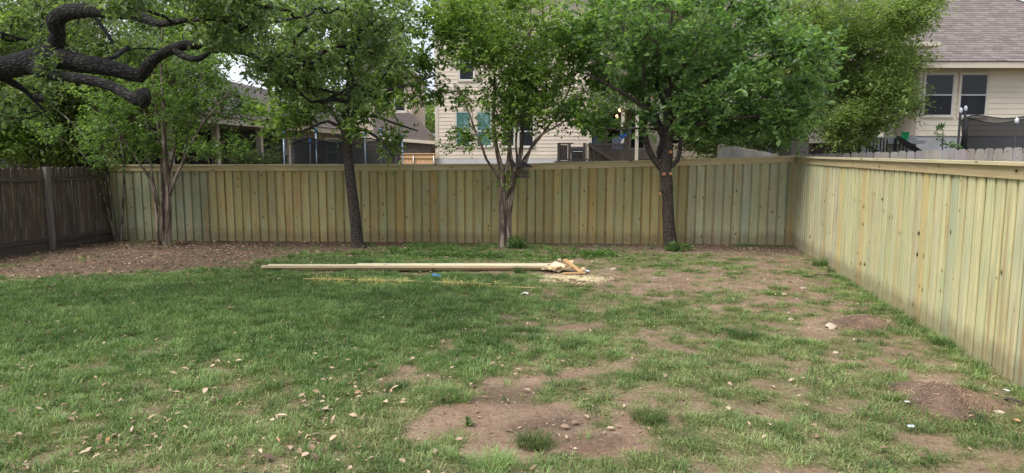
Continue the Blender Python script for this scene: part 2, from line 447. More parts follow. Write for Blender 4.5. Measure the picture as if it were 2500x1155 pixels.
def make_tree(name, label, cat, base, limbs, blobs, lmat, bmat, leaf=(.07, .035), per=18, spread=.28, seed=1, shape=0, tip_r=.0035,
              twig=.18, up=.25, lump=.0, group=None, pipe=.42, rmax=.05, tone_keep=None, droop=0.0, extra=None, cut=None, clump=9, csig=.16):
    rng = np.random.default_rng(seed)
    root = empty(name, base, 0, label, cat, group)
    org = np.array(base, float)
    chains = []; NP = []; NR = []; ND = []
    for P, R in limbs:
        p, r = catmull(P, R)
        chains.append((p, r)); NP.append(p); NR.append(r); ND.append(unit(np.gradient(p, axis=0)))
    nodes = np.concatenate(NP); nrad = np.concatenate(NR); ndir = np.concatenate(ND)
    # keep growth off the lowest part of the stems
    ok = nodes[:, 2] > org[2] + .9
    nodes = nodes[ok]; nrad = nrad[ok]; ndir = ndir[ok]
    T = []
    for c, r, n in blobs:
        m_ = max(2, int(n / clump)); q = unit(rng.normal(size=(m_, 3))) * (rng.random((m_, 1)) ** (1 / 2.6))
        k_ = rng.integers(0, m_, n); k_ = np.where(rng.random(n) < .85, k_, rng.integers(0, m_, n))
        q = q[k_] + rng.normal(size=(n, 3)) * csig * np.array([1, 1, .7])
        T.append(c + q * r)
    T = np.concatenate(T)
    T = T[T[:, 2] > .5]
    d0 = np.min(np.linalg.norm(T[:, None] - nodes[None, ::4], axis=2), axis=1)
    T = T[np.argsort(d0)]
    cap = len(nodes) + len(T) * 14
    A = np.zeros((cap, 3)); A[:len(nodes)] = nodes; AD = np.zeros((cap, 3)); AD[:len(nodes)] = ndir
    par = -np.ones(cap, int); cnt = np.zeros(cap); isg = np.zeros(cap, bool); n = len(nodes)
    RC = np.zeros(cap); RC[:n] = nrad
    links = []
    outw_c = T.mean(0)
    for t in T:
        dv = A[:n] - t
        dist = np.sqrt((dv ** 2).sum(1))
        below = np.maximum(0, A[:n, 2] - t[2]) * (.5 if droop else 1.1)     # prefer wood that lies below the tip
        i = int(np.argmin(dist + below + isg[:n] * .03))
        D = dist[i]
        if D < .03: continue
        ns = int(min(12, max(3, D / .14)))
        a = A[i]; m1 = a + unit(AD[i] * .6 + (t - a) / D * .8 + np.array([0, 0, .15])) * D * .4
        m2 = t - unit((t - a) / D + np.array([0, 0, .25 - droop]) ) * D * .3
        s = np.linspace(0, 1, ns + 1)[:, None]
        pts = a * (1 - s) ** 3 + 3 * m1 * s * (1 - s) ** 2 + 3 * m2 * s ** 2 * (1 - s) + t * s ** 3
        pts[1:-1] += rng.normal(size=(ns - 1, 3)) * .018 * min(D, 1)
        ids = [i]
        for k in range(1, ns + 1):
            A[n] = pts[k]; AD[n] = unit(pts[k] - pts[k - 1]); par[n] = ids[-1]; isg[n] = True; ids.append(n); n += 1
        j = ids[-1]
        while j >= 0 and isg[j]: cnt[j] += 1; j = par[j]
        links.append(ids)
    rad = np.where(isg[:n], tip_r * np.maximum(cnt[:n], 1) ** pipe, RC[:n])
    rad = np.minimum(rad, rmax + RC[:n])
    fine = []; tips = []; tdir = []
    for ids in links:
        p = A[ids]; r = rad[ids].copy(); r[0] = min(r[0], max(r[1] * 1.25, tip_r)); r[-1] *= .6
        fine.append((p, r)); tips.append(p[-1]); tdir.append(AD[ids[-1]])
        if len(ids) > 4:
            tips.append(p[len(ids) * 2 // 3]); tdir.append(AD[ids[len(ids) * 2 // 3]])
    tips = np.array(tips); tdir = np.array(tdir)
    # leaves on twiglets round each tip
    m = len(tips); ntw = max(1, per // 6)
    ti = np.repeat(np.arange(m), ntw)
    td = unit(tdir[ti] * .7 + rng.normal(size=(len(ti), 3)) * .75 + np.array([0, 0, up]))
    tl = twig * (.5 + rng.random(len(ti)))
    t0 = tips[ti] + rng.normal(size=(len(ti), 3)) * spread * .25
    li = np.repeat(np.arange(len(ti)), 6)
    fr = np.tile(np.linspace(.15, 1.0, 6), len(ti)) + rng.normal(size=len(li)) * .05
    sd = unit(np.cross(td[li], unit(rng.normal(size=(len(li), 3)) * .5 + np.array([0, 0, 1.0]))))
    sgn = np.tile([1, -1, 1, -1, 1, -1], len(ti))[:, None]
    lb = t0[li] + td[li] * (tl[li] * fr)[:, None]
    ldir = unit(td[li] * .55 + sd * sgn * .85 + rng.normal(size=(len(li), 3)) * .3 + np.array([0, 0, -.12 - droop * .5]))
    ln_ = unit(rng.normal(size=(len(li), 3)) * .55 + np.array([0, 0, 1.0]) + ldir * .1)
    ll = leaf[0] * (.55 + .7 * rng.random(len(li))); lw = leaf[1] * (ll / leaf[0]) * (.85 + .3 * rng.random(len(li)))
    tw = [(np.array([t0[k], t0[k] + td[k] * tl[k]]), np.array([tip_r * .45, tip_r * .25])) for k in range(0, len(ti), 2)]
    if cut is not None:
        keep = cut(lb); lb, ldir, ln_, ll, lw = lb[keep], ldir[keep], ln_[keep], ll[keep], lw[keep]
    def shift(ch): return [(p - org, r) for p, r in ch]
    link('trunk', tubes(shift(chains) + shift(fine), 'trunk', bmat, lump, kmin=3, seed=seed), root)
    link('crown', leaves_mesh('crown', lb - org, ldir, ln_, ll, lw, lmat, rng, shape), root)
    if extra: extra(root, org)
    print(name, 'targets', len(T), 'leaves', len(lb))
    return root

def L(Y, *pts, dy=0.0):
    """a limb: photo spots (px, py, r px) at depth Y (+ dy metres per point)"""
    P = []; R = []
    for i, q in enumerate(pts):
        yy = Y + dy * i + (q[3] if len(q) > 3 else 0)
        P.append(at(q[0], q[1], yy)); R.append(q[2] * yy / FPX)
    return P, R

# --- the live oak whose limb reaches in at the upper left
OY = 7.5
oak_base = Vector((-8.6, 7.3, 0))
trunkP = [oak_base, Vector((-8.55, 7.3, .8)), Vector((-8.35, 7.32, 1.7)), Vector((-7.6, 7.4, 2.35)), Vector((-6.5, 7.45, 2.62)), at(0, 168, OY), at(60, 156, OY), at(112, 146, OY), at(135, 146, OY)]
trunkR = [.34, .28, .25, .21, .15, .118, .128, .15, .11]
oak_limbs = [
    (trunkP, trunkR),
    L(OY, (118, 142, 26), (133, 112, 20), (142, 82, 17, -.05), (135, 54, 21, -.1), (160, 32, 19, -.15), (215, 26, 17, -.25), (275, 29, 16, -.4), (330, 34, 15, -.5), (368, 52, 9, -.6), (398, 58, 8, -.7), (450, 50, 6, -.8), (540, 45, 5, -.9), (640, 40, 3, -.9)),
    L(OY, (112, 146, 27), (150, 143, 25), (190, 153, 22), (250, 163, 19.5), (300, 174, 17), (342, 186, 15), (362, 160, 13.5), (392, 134, 12), (440, 113, 12), (480, 108, 12), (525, 118, 11), (565, 120, 9), (620, 138, 6), (690, 190, 4), (760, 250, 3)),
    L(OY, (428, 122, 9, -.02), (452, 140, 8, -.08), (482, 144, 8, -.12), (505, 132, 6, -.1), (560, 90, 5, .1), (640, 60, 4, .3), (740, 40, 3, .5)),
    L(OY, (80, 165, 18, -.1), (120, 182, 13, -.15), (165, 188, 12, -.2), (220, 196, 13, -.25), (268, 209, 12, -.3), (305, 228, 12, -.35), (333, 244, 14, -.4), (347, 252, 10, -.4)),
    L(OY, (336, 240, 14, -.38), (352, 228, 17, -.42), (352, 250, 14, -.42), (345, 261, 6, -.4)),
    L(OY, (8, 190, 10), (38, 206, 9, .1), (66, 226, 5, .2), (88, 250, 3.5, .25), (112, 272, 2.5, .3)),
    ([Vector((-8.35, 7.32, 1.7)), Vector((-8.6, 7.9, 3.0)), Vector((-8.2, 9.0, 4.2)), Vector((-7.2, 10.2, 5.0)), Vector((-5.5, 11.0, 5.6))], [.2, .17, .13, .09, .05]),
    ([Vector((-8.2, 7.3, 1.9)), Vector((-7.8, 7.0, 3.4)), Vector((-6.6, 6.9, 4.6)), Vector((-4.6, 7.4, 5.3)), Vector((-2.6, 8.2, 5.6))], [.2, .17, .13, .09, .05]),
]
oak_blobs = [
    blob(420, 0, 6.3, 130, 40, .4, 40), blob(640, 20, 6.6, 150, 60, .6, 85), blob(820, 40, 7.2, 140, 80, .7, 85),
    blob(600, 110, 7.3, 110, 50, .5, 45), blob(720, 130, 7.4, 130, 75, .7, 85), blob(880, 130, 8.0, 100, 100, .8, 70),
    blob(800, 235, 8.4, 90, 50, .5, 40), blob(420, 120, 8.4, 130, 60, .6, 25), blob(250, 20, 9.0, 170, 60, .8, 60), blob(60, 40, 9.0, 110, 60, .8, 40),
    blob(45, 255, 8.2, 75, 55, .5, 28), blob(30, 295, 7.9, 40, 18, .3, 14), blob(260, 110, 9.2, 160, 50, .6, 40), blob(135, 165, 7.3, 40, 16, .15, 8),
    wblob(-6.5, 8.5, 5.4, 3.2, 3.0, 1.3, 190), wblob(-3.4, 8.6, 5.6, 2.2, 2.2, 1.1, 50), wblob(-7.5, 11.2, 5.6, 2.2, 2.4, 1.2, 150), wblob(-4.6, 11.2, 6.2, 2.2, 1.6, 1.0, 50),
    wblob(-9.0, 7.0, 5.5, 1.8, 2.4, 1.3, 90),
]
make_tree('live_oak', 'old live oak with thick black crooked limb reaching in over the lawn', 'tree', oak_base, oak_limbs, oak_blobs,
          M['leaf_oak'], M['bark_oak'], (.072, .03), per=30, spread=.2, seed=3, shape=1, twig=.16, lump=.16, tip_r=.0042, rmax=.05, up=.1)

# --- crape myrtle in the left corner: a few thin stems
b1 = gnd(286, 590)
make_tree('crape_myrtle', 'thin spindly crape myrtle stems in the corner where old and new fences meet', 'tree', b1,
    [L(b1.y, (282, 590, 3), (262, 510, 2.6), (248, 440, 2.4), (236, 390, 2.2), (212, 340, 2), (165, 290, 1.6), (120, 255, 1.2), dy=.05),
     L(b1.y, (288, 590, 2.6), (274, 500, 2.2), (262, 430, 2), (250, 370, 2), (238, 300, 1.6), (225, 240, 1.2), dy=-.05),
     L(b1.y, (296, 588, 3.4), (300, 500, 3), (303, 430, 2.6), (300, 380, 2.2), (290, 320, 2), (280, 260, 1.4), dy=.06),
     L(b1.y, (284, 590, 2), (250, 470, 1.8), (205, 380, 1.6), (150, 340, 1.3), (90, 320, 1.1), dy=-.03)],
    [blob(240, 395, b1.y, 55, 38, .5, 26), blob(190, 330, b1.y, 75, 45, .6, 26), blob(270, 300, b1.y, 60, 50, .5, 26), blob(245, 455, b1.y, 26, 22, .2, 4), blob(300, 400, b1.y, 30, 26, .3, 9), blob(120, 300, b1.y, 60, 40, .4, 12)],
    M['leaf_myrtle_shade'], M['bark_twig'], (.07, .036), per=24, spread=.28, seed=4, twig=.15, tip_r=.003)

# --- crape myrtle in front of the left end of the new fence
b2 = gnd(400, 600)
Y2 = b2.y
make_tree('crape_myrtle', 'multi-stemmed crape myrtle before the left end of the new fence', 'tree', b2,
    [L(Y2, (409, 602, 10.14), (410, 585, 7.80), (411, 500, 7.41), (408, 430, 7.02), (401, 350, 6.24), (398, 250, 4.68), (394, 150, 3.12), (398, 60, 1.95)),
     L(Y2, (396, 602, 7.02), (398, 585, 5.46), (398, 480, 5.07), (396, 400, 4.68), (386, 300, 3.90), (374, 200, 2.73), (366, 110, 1.95), dy=.05),
     L(Y2, (388, 600, 5.46), (386, 580, 3.90), (380, 490, 3.59), (362, 430, 3.12), (340, 398, 2.50), (300, 340, 2.03), (265, 290, 1.56), dy=-.05),
     L(Y2, (388, 500, 3.12), (372, 430, 2.81), (364, 350, 2.34), (350, 260, 1.87), (330, 180, 1.56), dy=.07),
     L(Y2, (413, 480, 4.68), (430, 430, 3.90), (448, 395, 3.43), (478, 330, 2.81), (520, 270, 2.18), (565, 225, 1.56), dy=-.08),
     L(Y2, (414, 470, 3.90), (440, 410, 2.81), (456, 350, 2.34), (470, 260, 1.87), (490, 170, 1.56), dy=.06),
     L(Y2, (408, 440, 3.12), (424, 380, 2.81), (432, 300, 2.34), (436, 200, 1.72), (445, 110, 1.25), dy=.1)],
    [blob(310, 310, Y2, 100, 60, .8, 100), blob(450, 230, Y2, 120, 70, .9, 150), blob(570, 270, Y2, 100, 55, .8, 100), blob(530, 355, Y2, 70, 28, .6, 50), blob(400, 130, Y2, 120, 60, .9, 80),
     blob(600, 350, Y2, 50, 25, .5, 20), blob(300, 230, Y2, 80, 50, .7, 40), blob(345, 385, Y2, 50, 24, .4, 18), blob(540, 180, Y2, 80, 50, .7, 50)],
    M['leaf_myrtle_shade'], M['bark_myrtle'], (.074, .040), per=24, spread=.30, seed=5, twig=.17, tip_r=.003, lump=.08)

# --- young oak with a single leaning trunk
b3 = gnd(873, 604); Y3 = b3.y
make_tree('shade_tree', 'dark-barked tree with single trunk leaning left before the back fence', 'tree', b3,
    [L(Y3, (875, 606, 21), (872, 590, 15), (868, 540, 13.5), (857, 450, 12.5), (850, 380, 11.5), (844, 318, 12), (842, 290, 9), (850, 240, 8), (856, 150, 6), (862, 60, 4), (866, 0, 3)),
     L(Y3, (845, 312, 7), (868, 268, 6), (900, 240, 5.4), (940, 222, 4.6), (1000, 206, 3.6), (1060, 184, 2.4), dy=-.1),
     L(Y3, (844, 318, 7), (820, 285, 6), (780, 240, 5), (735, 195, 4), (690, 150, 3), (650, 100, 2), dy=-.1),
     L(Y3, (840, 318, 5), (800, 296, 4), (760, 312, 3), (715, 330, 2), dy=-.1),
     L(Y3, (850, 320, 5), (890, 318, 4), (930, 345, 3), (960, 385, 2), dy=-.12),
     L(Y3, (852, 300, 4.5), (900, 282, 3.4), (960, 300, 2.6), (1020, 320, 2), dy=.1),
     L(Y3, (852, 230, 5), (900, 170, 4), (960, 100, 3), (1000, 30, 2), dy=.12)],
    [blob(850, 110, Y3, 170, 110, 1.5, 125), blob(730, 190, Y3, 110, 80, 1.1, 110), blob(960, 120, Y3, 90, 80, 1.0, 70), blob(950, 255, Y3, 90, 45, .8, 50), blob(1050, 225, Y3, 50, 42, .6, 22),
     blob(715, 315, Y3, 85, 38, .7, 40), blob(965, 345, Y3, 55, 34, .5, 15), blob(850, 10, Y3, 190, 70, 1.5, 110), blob(1010, 30, Y3, 60, 60, .8, 18), blob(790, 265, Y3, 90, 45, .8, 50), blob(1060, 90, Y3, 50, 90, .8, 16), blob(900, 300, Y3, 60, 30, .6, 18)],
    M['leaf_tree3'], M['bark_dark'], (.125, .055), per=24, spread=.35, seed=6, shape=1, twig=.22, tip_r=.0038, lump=.08)

# --- crape myrtle in the middle
b4 = gnd(1234, 604); Y4 = b4.y
make_tree('crape_myrtle', 'crape myrtle with two twisted pale trunks at the middle of the back fence', 'tree', b4,
    [L(Y4, (1227, 606, 12), (1227, 590, 9), (1226, 510, 8.5), (1227, 440, 8), (1222, 405, 6.5), (1212, 360, 5), (1204, 290, 4.4), (1208, 200, 3.6), (1198, 90, 2.6)),
     L(Y4, (1228, 436, 6), (1240, 395, 4.6), (1246, 320, 4), (1244, 220, 3.4), (1240, 100, 2.4), (1238, 10, 1.8), dy=.06),
     L(Y4, (1222, 444, 4), (1204, 412, 3.6), (1188, 390, 3.2), (1178, 362, 3), (1160, 320, 2.6), (1140, 262, 2.2), (1108, 205, 1.6), dy=-.05),
     L(Y4, (1243, 604, 11), (1241, 588, 8.5), (1243, 515, 7.5), (1250, 460, 7.5), (1257, 415, 8), (1248, 390, 5), (1244, 330, 4.4), (1252, 230, 3.6), (1262, 90, 2.4), dy=.02),
     L(Y4, (1258, 420, 6.5), (1270, 380, 5.6), (1276, 320, 4.6), (1280, 220, 3.6), (1292, 110, 2.6), (1296, 10, 1.8), dy=.05),
     L(Y4, (1262, 425, 5), (1284, 395, 4), (1296, 360, 3.4), (1318, 332, 2.8), (1352, 312, 2.2), (1390, 290, 1.6), dy=-.06),
     L(Y4, (1262, 415, 4), (1290, 372, 3), (1330, 320, 2.4), (1370, 260, 2), (1400, 190, 1.5), dy=.07),
     L(Y4, (1226, 500, 5), (1240, 470, 4), (1256, 430, 4), (1262, 390, 3), (1262, 320, 2.6), (1300, 200, 2), dy=.0)],
    [blob(1250, 40, Y4, 200, 90, 1.4, 340), blob(1160, 120, Y4, 90, 90, 1.0, 120), blob(1360, 140, Y4, 110, 100, 1.2, 190), blob(1260, 160, Y4, 140, 80, 1.1, 160), blob(1280, 265, Y4, 110, 50, .9, 120),
     blob(1360, 285, Y4, 90, 42, .8, 55), blob(1145, 325, Y4, 52, 22, .5, 14), blob(1095, 345, Y4, 36, 13, .3, 6), blob(1225, 335, Y4, 60, 25, .5, 14), blob(1120, 230, Y4, 40, 50, .5, 14), blob(1255, 440, Y4, 22, 10, .15, 3), blob(1110, 30, Y4, 60, 60, .8, 30), blob(1200, 230, Y4, 80, 50, .8, 40)],
    M['leaf_myrtle'], M['bark_myrtle'], (.084, .048), per=30, spread=.34, seed=7, twig=.18, tip_r=.0032, lump=.1)

# --- ornamental pear at the right end of the back fence
b5 = gnd(1637, 606); Y5 = b5.y
def pear_stubs(root, org):
    mat = plain('fresh_pruning_cut', (.36, .17, .08), .7, .3, 60)
    for px, py, r, q in ((1637, 371, 4.2, 13), (1621, 425, 4, 14), (1637, 424, 3.8, 14), (1611, 473, 3.2, 16)):
        c = np.array(at(px, py, Y5 - q * Y5 / FPX)) - org; rr = r * Y5 / FPX
        MB().tube([c + np.array([0, .06, -.01]), c + np.array([0, -.012, .003])], rr, 10).build('pruned_stub', mat, root)
make_tree('pear_tree', 'stout broad-leafed tree with pruned stubs near the right end of the back fence', 'tree', b5,
    [L(Y5, (1640, 608, 24), (1636, 590, 17), (1632, 540, 14.5), (1630, 480, 13), (1628, 462, 15.5), (1628, 440, 13.5), (1624, 415, 15), (1630, 370, 13), (1630, 310, 11), (1630, 210, 9), (1634, 100, 6), (1640, 0, 4)),
     L(Y5, (1618, 415, 8), (1596, 388, 7.6), (1582, 360, 7.2), (1574, 325, 7), (1573, 290, 6), (1582, 240, 4.4), (1570, 160, 3), dy=-.03),
     L(Y5, (1634, 408, 7), (1652, 394, 6), (1660, 366, 5.4), (1662, 330, 5), (1676, 290, 4), (1720, 230, 3), dy=-.05),
     L(Y5, (1626, 330, 7), (1604, 308, 6.5), (1586, 280, 6), (1550, 245, 5), (1490, 210, 3.6), (1430, 180, 2.4), dy=-.08),
     L(Y5, (1634, 335, 6), (1656, 318, 6), (1690, 306, 5), (1750, 296, 4), (1820, 286, 3), (1900, 280, 2), dy=-.12),
     L(Y5, (1632, 300, 7), (1670, 250, 6), (1740, 190, 5), (1840, 150, 3.6), (1940, 130, 2.4), dy=-.06),
     L(Y5, (1630, 280, 6), (1600, 200, 5), (1540, 110, 4), (1500, 20, 3), dy=.12),
     L(Y5, (1610, 318, 3.6), (1570, 312, 3), (1520, 318, 2.4), (1450, 308, 1.8), dy=-.1),
     L(Y5, (1632, 220, 6), (1690, 130, 5), (1760, 50, 4), (1800, -20, 3), dy=.1)],
    [blob(1640, 50, Y5, 230, 100, 1.8, 230), blob(1520, 170, Y5, 120, 90, 1.4, 105), blob(1700, 200, Y5, 150, 90, 1.5, 165), blob(1870, 170, Y5, 140, 100, 1.4, 160), blob(1900, 290, Y5, 100, 50, 1.0, 100),
     blob(1780, 320, Y5, 100, 34, .9, 60), blob(1440, 110, Y5, 80, 80, 1.0, 60), blob(1440, 285, Y5, 70, 38, .7, 28), blob(1600, 230, Y5, 70, 50, .9, 40), blob(1980, 230, Y5, 60, 60, .7, 34), blob(1840, 60, Y5, 90, 60, 1.0, 70),
     blob(1520, 320, Y5, 60, 20, .5, 10), blob(1560, 290, Y5, 40, 30, .4, 12), blob(1690, 290, Y5, 60, 40, .7, 30)],
    M['leaf_pear'], M['bark_dark'], (.125, .072), per=18, spread=.42, seed=8, shape=1, twig=.2, tip_r=.004, lump=.12, extra=pear_stubs)

# --- trees beyond the fences
def far_tree(name, label, px, Y, top, limbs_px, blobs, lmat, bmat, leaf, per, seed, tw=.3, sp=.4, **kw):
    c = at(px, 400, Y); base = Vector((c.x, Y, gz1(c.x, Y)))
    limbs = []
    for lp in limbs_px:
        P, R = L(Y, *lp)
        limbs.append((P, R))
    P, R = limbs[0]
    limbs[0] = ([base] + P, [R[0] * 1.2] + R)
    return make_tree(name, label, 'tree', base, limbs, blobs, lmat, bmat, leaf, per, sp, seed, twig=tw, tip_r=.006, **kw)

far_tree('cedar_tree', 'yellow-green feathery cedar elm behind the fence corner', 2080, 18, 0,
    [((2082, 370, 9), (2078, 300, 8), (2090, 200, 7), (2110, 100, 5), (2120, 0, 3)),
     ((2080, 300, 6), (2130, 250, 5), (2200, 210, 3), (2250, 160, 2)),
     ((2084, 260, 6), (2030, 200, 5), (1980, 120, 4), (1960, 40, 2)),
     ((2100, 150, 5), (2170, 100, 4), (2240, 60, 2)), ((2080, 330, 5), (2050, 320, 4), (2000, 330, 2)), ((2082, 330, 5), (2140, 310, 4), (2200, 290, 2))],
    [blob(2060, 60, 18, 170, 100, 2.2, 420), blob(2150, 120, 18, 90, 110, 1.6, 240), blob(2105, 255, 18, 115, 65, 1.5, 240), blob(2030, 325, 17.5, 62, 34, .8, 80), blob(1990, 170, 18.5, 100, 110, 1.5, 200), blob(2185, 235, 18, 75, 65, 1.2, 130),
     blob(2205, 50, 18, 45, 70, 1.0, 45), blob(2240, 140, 18, 45, 15, .5, 12), blob(2110, 330, 18, 75, 26, .8, 60), blob(2225, 190, 18, 42, 45, .7, 34)],
    M['leaf_cedar'], M['bark_twig'], (.09, .038), 54, 21, .34, .36, up=.6, rmax=.012, clump=12, csig=.12)
far_tree('back_tree', 'dark leaning trunk and deep green crown beyond the fence behind the stout tree', 1616, 18.5, 0,
    [((1618, 400, 11), (1614, 372, 12), (1621, 338, 10), (1604, 296, 9), (1580, 240, 7), (1560, 150, 5), (1540, 60, 3)),
     ((1618, 345, 6), (1660, 300, 5), (1720, 270, 4), (1800, 250, 3)), ((1600, 290, 5), (1540, 220, 4), (1470, 160, 3))],
    [blob(1760, 300, 18.5, 140, 60, 1.5, 200), blob(1780, 345, 18.2, 130, 22, .8, 90), blob(1500, 90, 18.5, 130, 90, 1.6, 110), blob(1720, 120, 19, 150, 120, 1.6, 130), blob(1870, 320, 18.5, 70, 35, 1, 60), blob(1460, 230, 18.5, 90, 70, 1.2, 50), blob(1920, 60, 19, 70, 80, 1, 60)],
    M['leaf_oak'], M['bark_oak'], (.11, .055), 36, 22, .34, .4)
far_tree('bank_tree', 'bright green tree overhanging the old dark fence at far left', 60, 16.9, 0,
    [((60, 400, 6), (50, 300, 6), (70, 200, 5), (60, 60, 3)), ((55, 320, 4), (10, 240, 3), (-60, 160, 2)), ((60, 260, 4), (120, 180, 3), (170, 90, 2)), ((60, 380, 3), (110, 330, 2.5), (170, 290, 2))],
    [blob(40, 60, 16.9, 160, 100, 2, 260), blob(60, 220, 16.9, 150, 80, 1.8, 170), blob(20, 330, 16.9, 110, 42, 1.2, 70), blob(130, 330, 16.9, 80, 42, 1, 60), blob(-90, 200, 16.9, 100, 160, 2, 120), blob(70, 350, 16.9, 130, 40, 1, 110)],
    M['leaf_far'], M['bark_twig'], (.11, .055), 48, 23, .36, .42)
far_tree('bank_tree', 'olive tree with leaning dark trunk behind the old fence post', 190, 17.1, 0,
    [((205, 405, 12), (165, 372, 11), (135, 345, 9), (110, 300, 6), (100, 220, 4)), ((190, 390, 6), (230, 300, 5), (250, 200, 4), (250, 60, 3)), ((230, 300, 4), (300, 230, 3), (340, 120, 2)), ((150, 350, 3), (200, 300, 2.5), (280, 270, 2))],
    [blob(250, 90, 17.1, 170, 110, 2, 260), blob(160, 230, 17.1, 190, 80, 1.6, 260), blob(330, 200, 17.1, 110, 90, 1.6, 130), blob(180, 350, 17.1, 90, 40, 1, 60), blob(90, 380, 17.1, 80, 17.1, .8, 34)],
    M['leaf_far2'], M['bark_oak'], (.10, .05), 42, 24, .34, .4)
far_tree('bank_tree', 'tall green tree behind the leftmost new fence boards', 380, 16.7, 0,
    [((360, 400, 7), (370, 300, 6), (380, 180, 5), (400, 60, 3)), ((372, 260, 4), (440, 180, 3), (520, 120, 2)), ((372, 300, 4), (310, 200, 3), (270, 100, 2))],
    [blob(430, 60, 16.7, 150, 90, 2, 240), blob(360, 200, 16.7, 100, 80, 1.6, 100), blob(560, 60, 16.7, 110, 80, 1.6, 130), blob(300, 330, 16.7, 60, 50, 1, 36), blob(450, 330, 16.7, 40, 34, .8, 24), blob(640, 120, 16.7, 90, 60, 1.4, 70), blob(480, 160, 16.7, 90, 60, 1.4, 80)],
    M['leaf_far'], M['bark_twig'], (.11, .052), 36, 25, .36, .45)
far_tree('back_tree', 'dense dark tree mass between the two houses behind the pale pickets', 1880, 27, 0,
    [((1890, 380, 8), (1885, 300, 7), (1880, 180, 5), (1890, 80, 3)), ((1885, 320, 4), (1820, 260, 3), (1780, 180, 2)), ((1885, 320, 4), (1950, 260, 3), (2000, 180, 2))],
    [blob(1860, 300, 27, 150, 80, 2, 200), blob(1900, 180, 27, 140, 110, 2, 150), blob(1980, 330, 26, 70, 40, 1, 60), blob(1800, 345, 26, 90, 30, 1, 70)],
    M['leaf_far2'], M['bark_oak'], (.17, .09), 42, 31, .5, .6)
far_tree('distant_tree', 'pale green tree far off in the gap between the two houses', 1035, 52, 0,
    [((1035, 380, 4), (1034, 320, 3), (1030, 280, 2)), ((1034, 320, 2), (1000, 290, 1.5)), ((1034, 320, 2), (1055, 270, 1.5))],
    [blob(1035, 300, 52, 45, 42, 2, 110), blob(1000, 320, 52, 40, 30, 2, 60), blob(1075, 300, 52, 40, 50, 2, 60)],
    M['leaf_far'], M['bark_twig'], (.22, .12), 24, 26, .8, .9)
far_tree('patio_shrub', 'green and reddish shrub above the fence beside the patio post', 645, 17.5, 0,
    [((645, 410, 2), (640, 385, 1.6), (630, 360, 1.2)), ((645, 410, 2), (665, 380, 1.4), (672, 365, 1))],
    [blob(632, 384, 17.5, 38, 20, .5, 70), blob(668, 390, 17.5, 24, 16, .4, 30), blob(600, 392, 17.5, 30, 14, .4, 30)],
    M['leaf_far2'], M['bark_twig'], (.06, .03), 24, 27, .14, .2)
far_tree('sapling', 'young sapling with upright leaves before the grey house foundation', 2301, 16.5, 0,
    [((2301, 372, 1.6), (2300, 350, 1.4), (2303, 330, 1.1), (2300, 308, .8)), ((2300, 345, 1), (2308, 330, .8))],
    [blob(2301, 325, 16.5, 11, 16, .14, 22), blob(2300, 345, 16.5, 9, 10, .1, 7), blob(2334, 360, 16.5, 14, 8, .15, 12)],
    M['leaf_weed'], M['bark_twig'], (.075, .035), 12, 28, .07, .08)
# ------------------------------------------------------------------ ground
def ell(cx, cy, rx, ry):
    c = gnd(cx, cy); e = gnd(cx + rx, cy); a = gnd(cx, cy - ry); b = gnd(cx, cy + ry)
    return (c.x, (a.y + b.y) / 2, abs(e.x - c.x), abs(a.y - b.y) / 2)
BARE = [(1180, 1015, 190, 45, 1.1), (1330, 1040, 230, 60, 1.), (1470, 1095, 130, 52, 1.), (1220, 950, 80, 32, 1.), (930, 935, 80, 25, .65), (1400, 910, 55, 18, .9),
        (1430, 792, 55, 13, .8), (1700, 872, 75, 24, .85), (2110, 888, 95, 18, .9), (2010, 850, 80, 20, .35), (2310, 985, 140, 42, .9), (2110, 790, 110, 20, 1.),
        (1800, 690, 200, 26, .62), (1560, 692, 170, 22, .7), (1900, 742, 150, 20, .5), (1950, 640, 170, 24, .62), (1430, 672, 110, 13, 1.), (1640, 720, 110, 15, .4),
        (1480, 585, 700, 13, 1.), (960, 663, 370, 5, .62), (1180, 668, 170, 4, .6), (1000, 668, 110, 3.5, .5), (520, 600, 420, 22, 1.), (180, 640, 420, 32, .97), (60, 672, 260, 24, .6), (420, 655, 200, 10, .5), (480, 632, 200, 18, .85), (560, 1060, 70, 18, .35), (430, 830, 60, 16, .3), (1270, 620, 120, 6, .3),
        (1250, 640, 260, 7, .4), (2250, 1075, 110, 26, .5), (1650, 610, 320, 12, .85), (1350, 1150, 160, 20, .6), (2290, 800, 40, 12, .6), (1230, 770, 60, 12, .35)]
BARE = [(*ell(a, b, c, d), s) for a, b, c, d, s in BARE]
def line_side(p, a, b):      # signed distance to a line through a-b (positive to the left of it)
    d = np.array([b.x - a.x, b.y - a.y]); d /= np.linalg.norm(d)
    return d[0] * (p[1] - a.y) - d[1] * (p[0] - a.x)
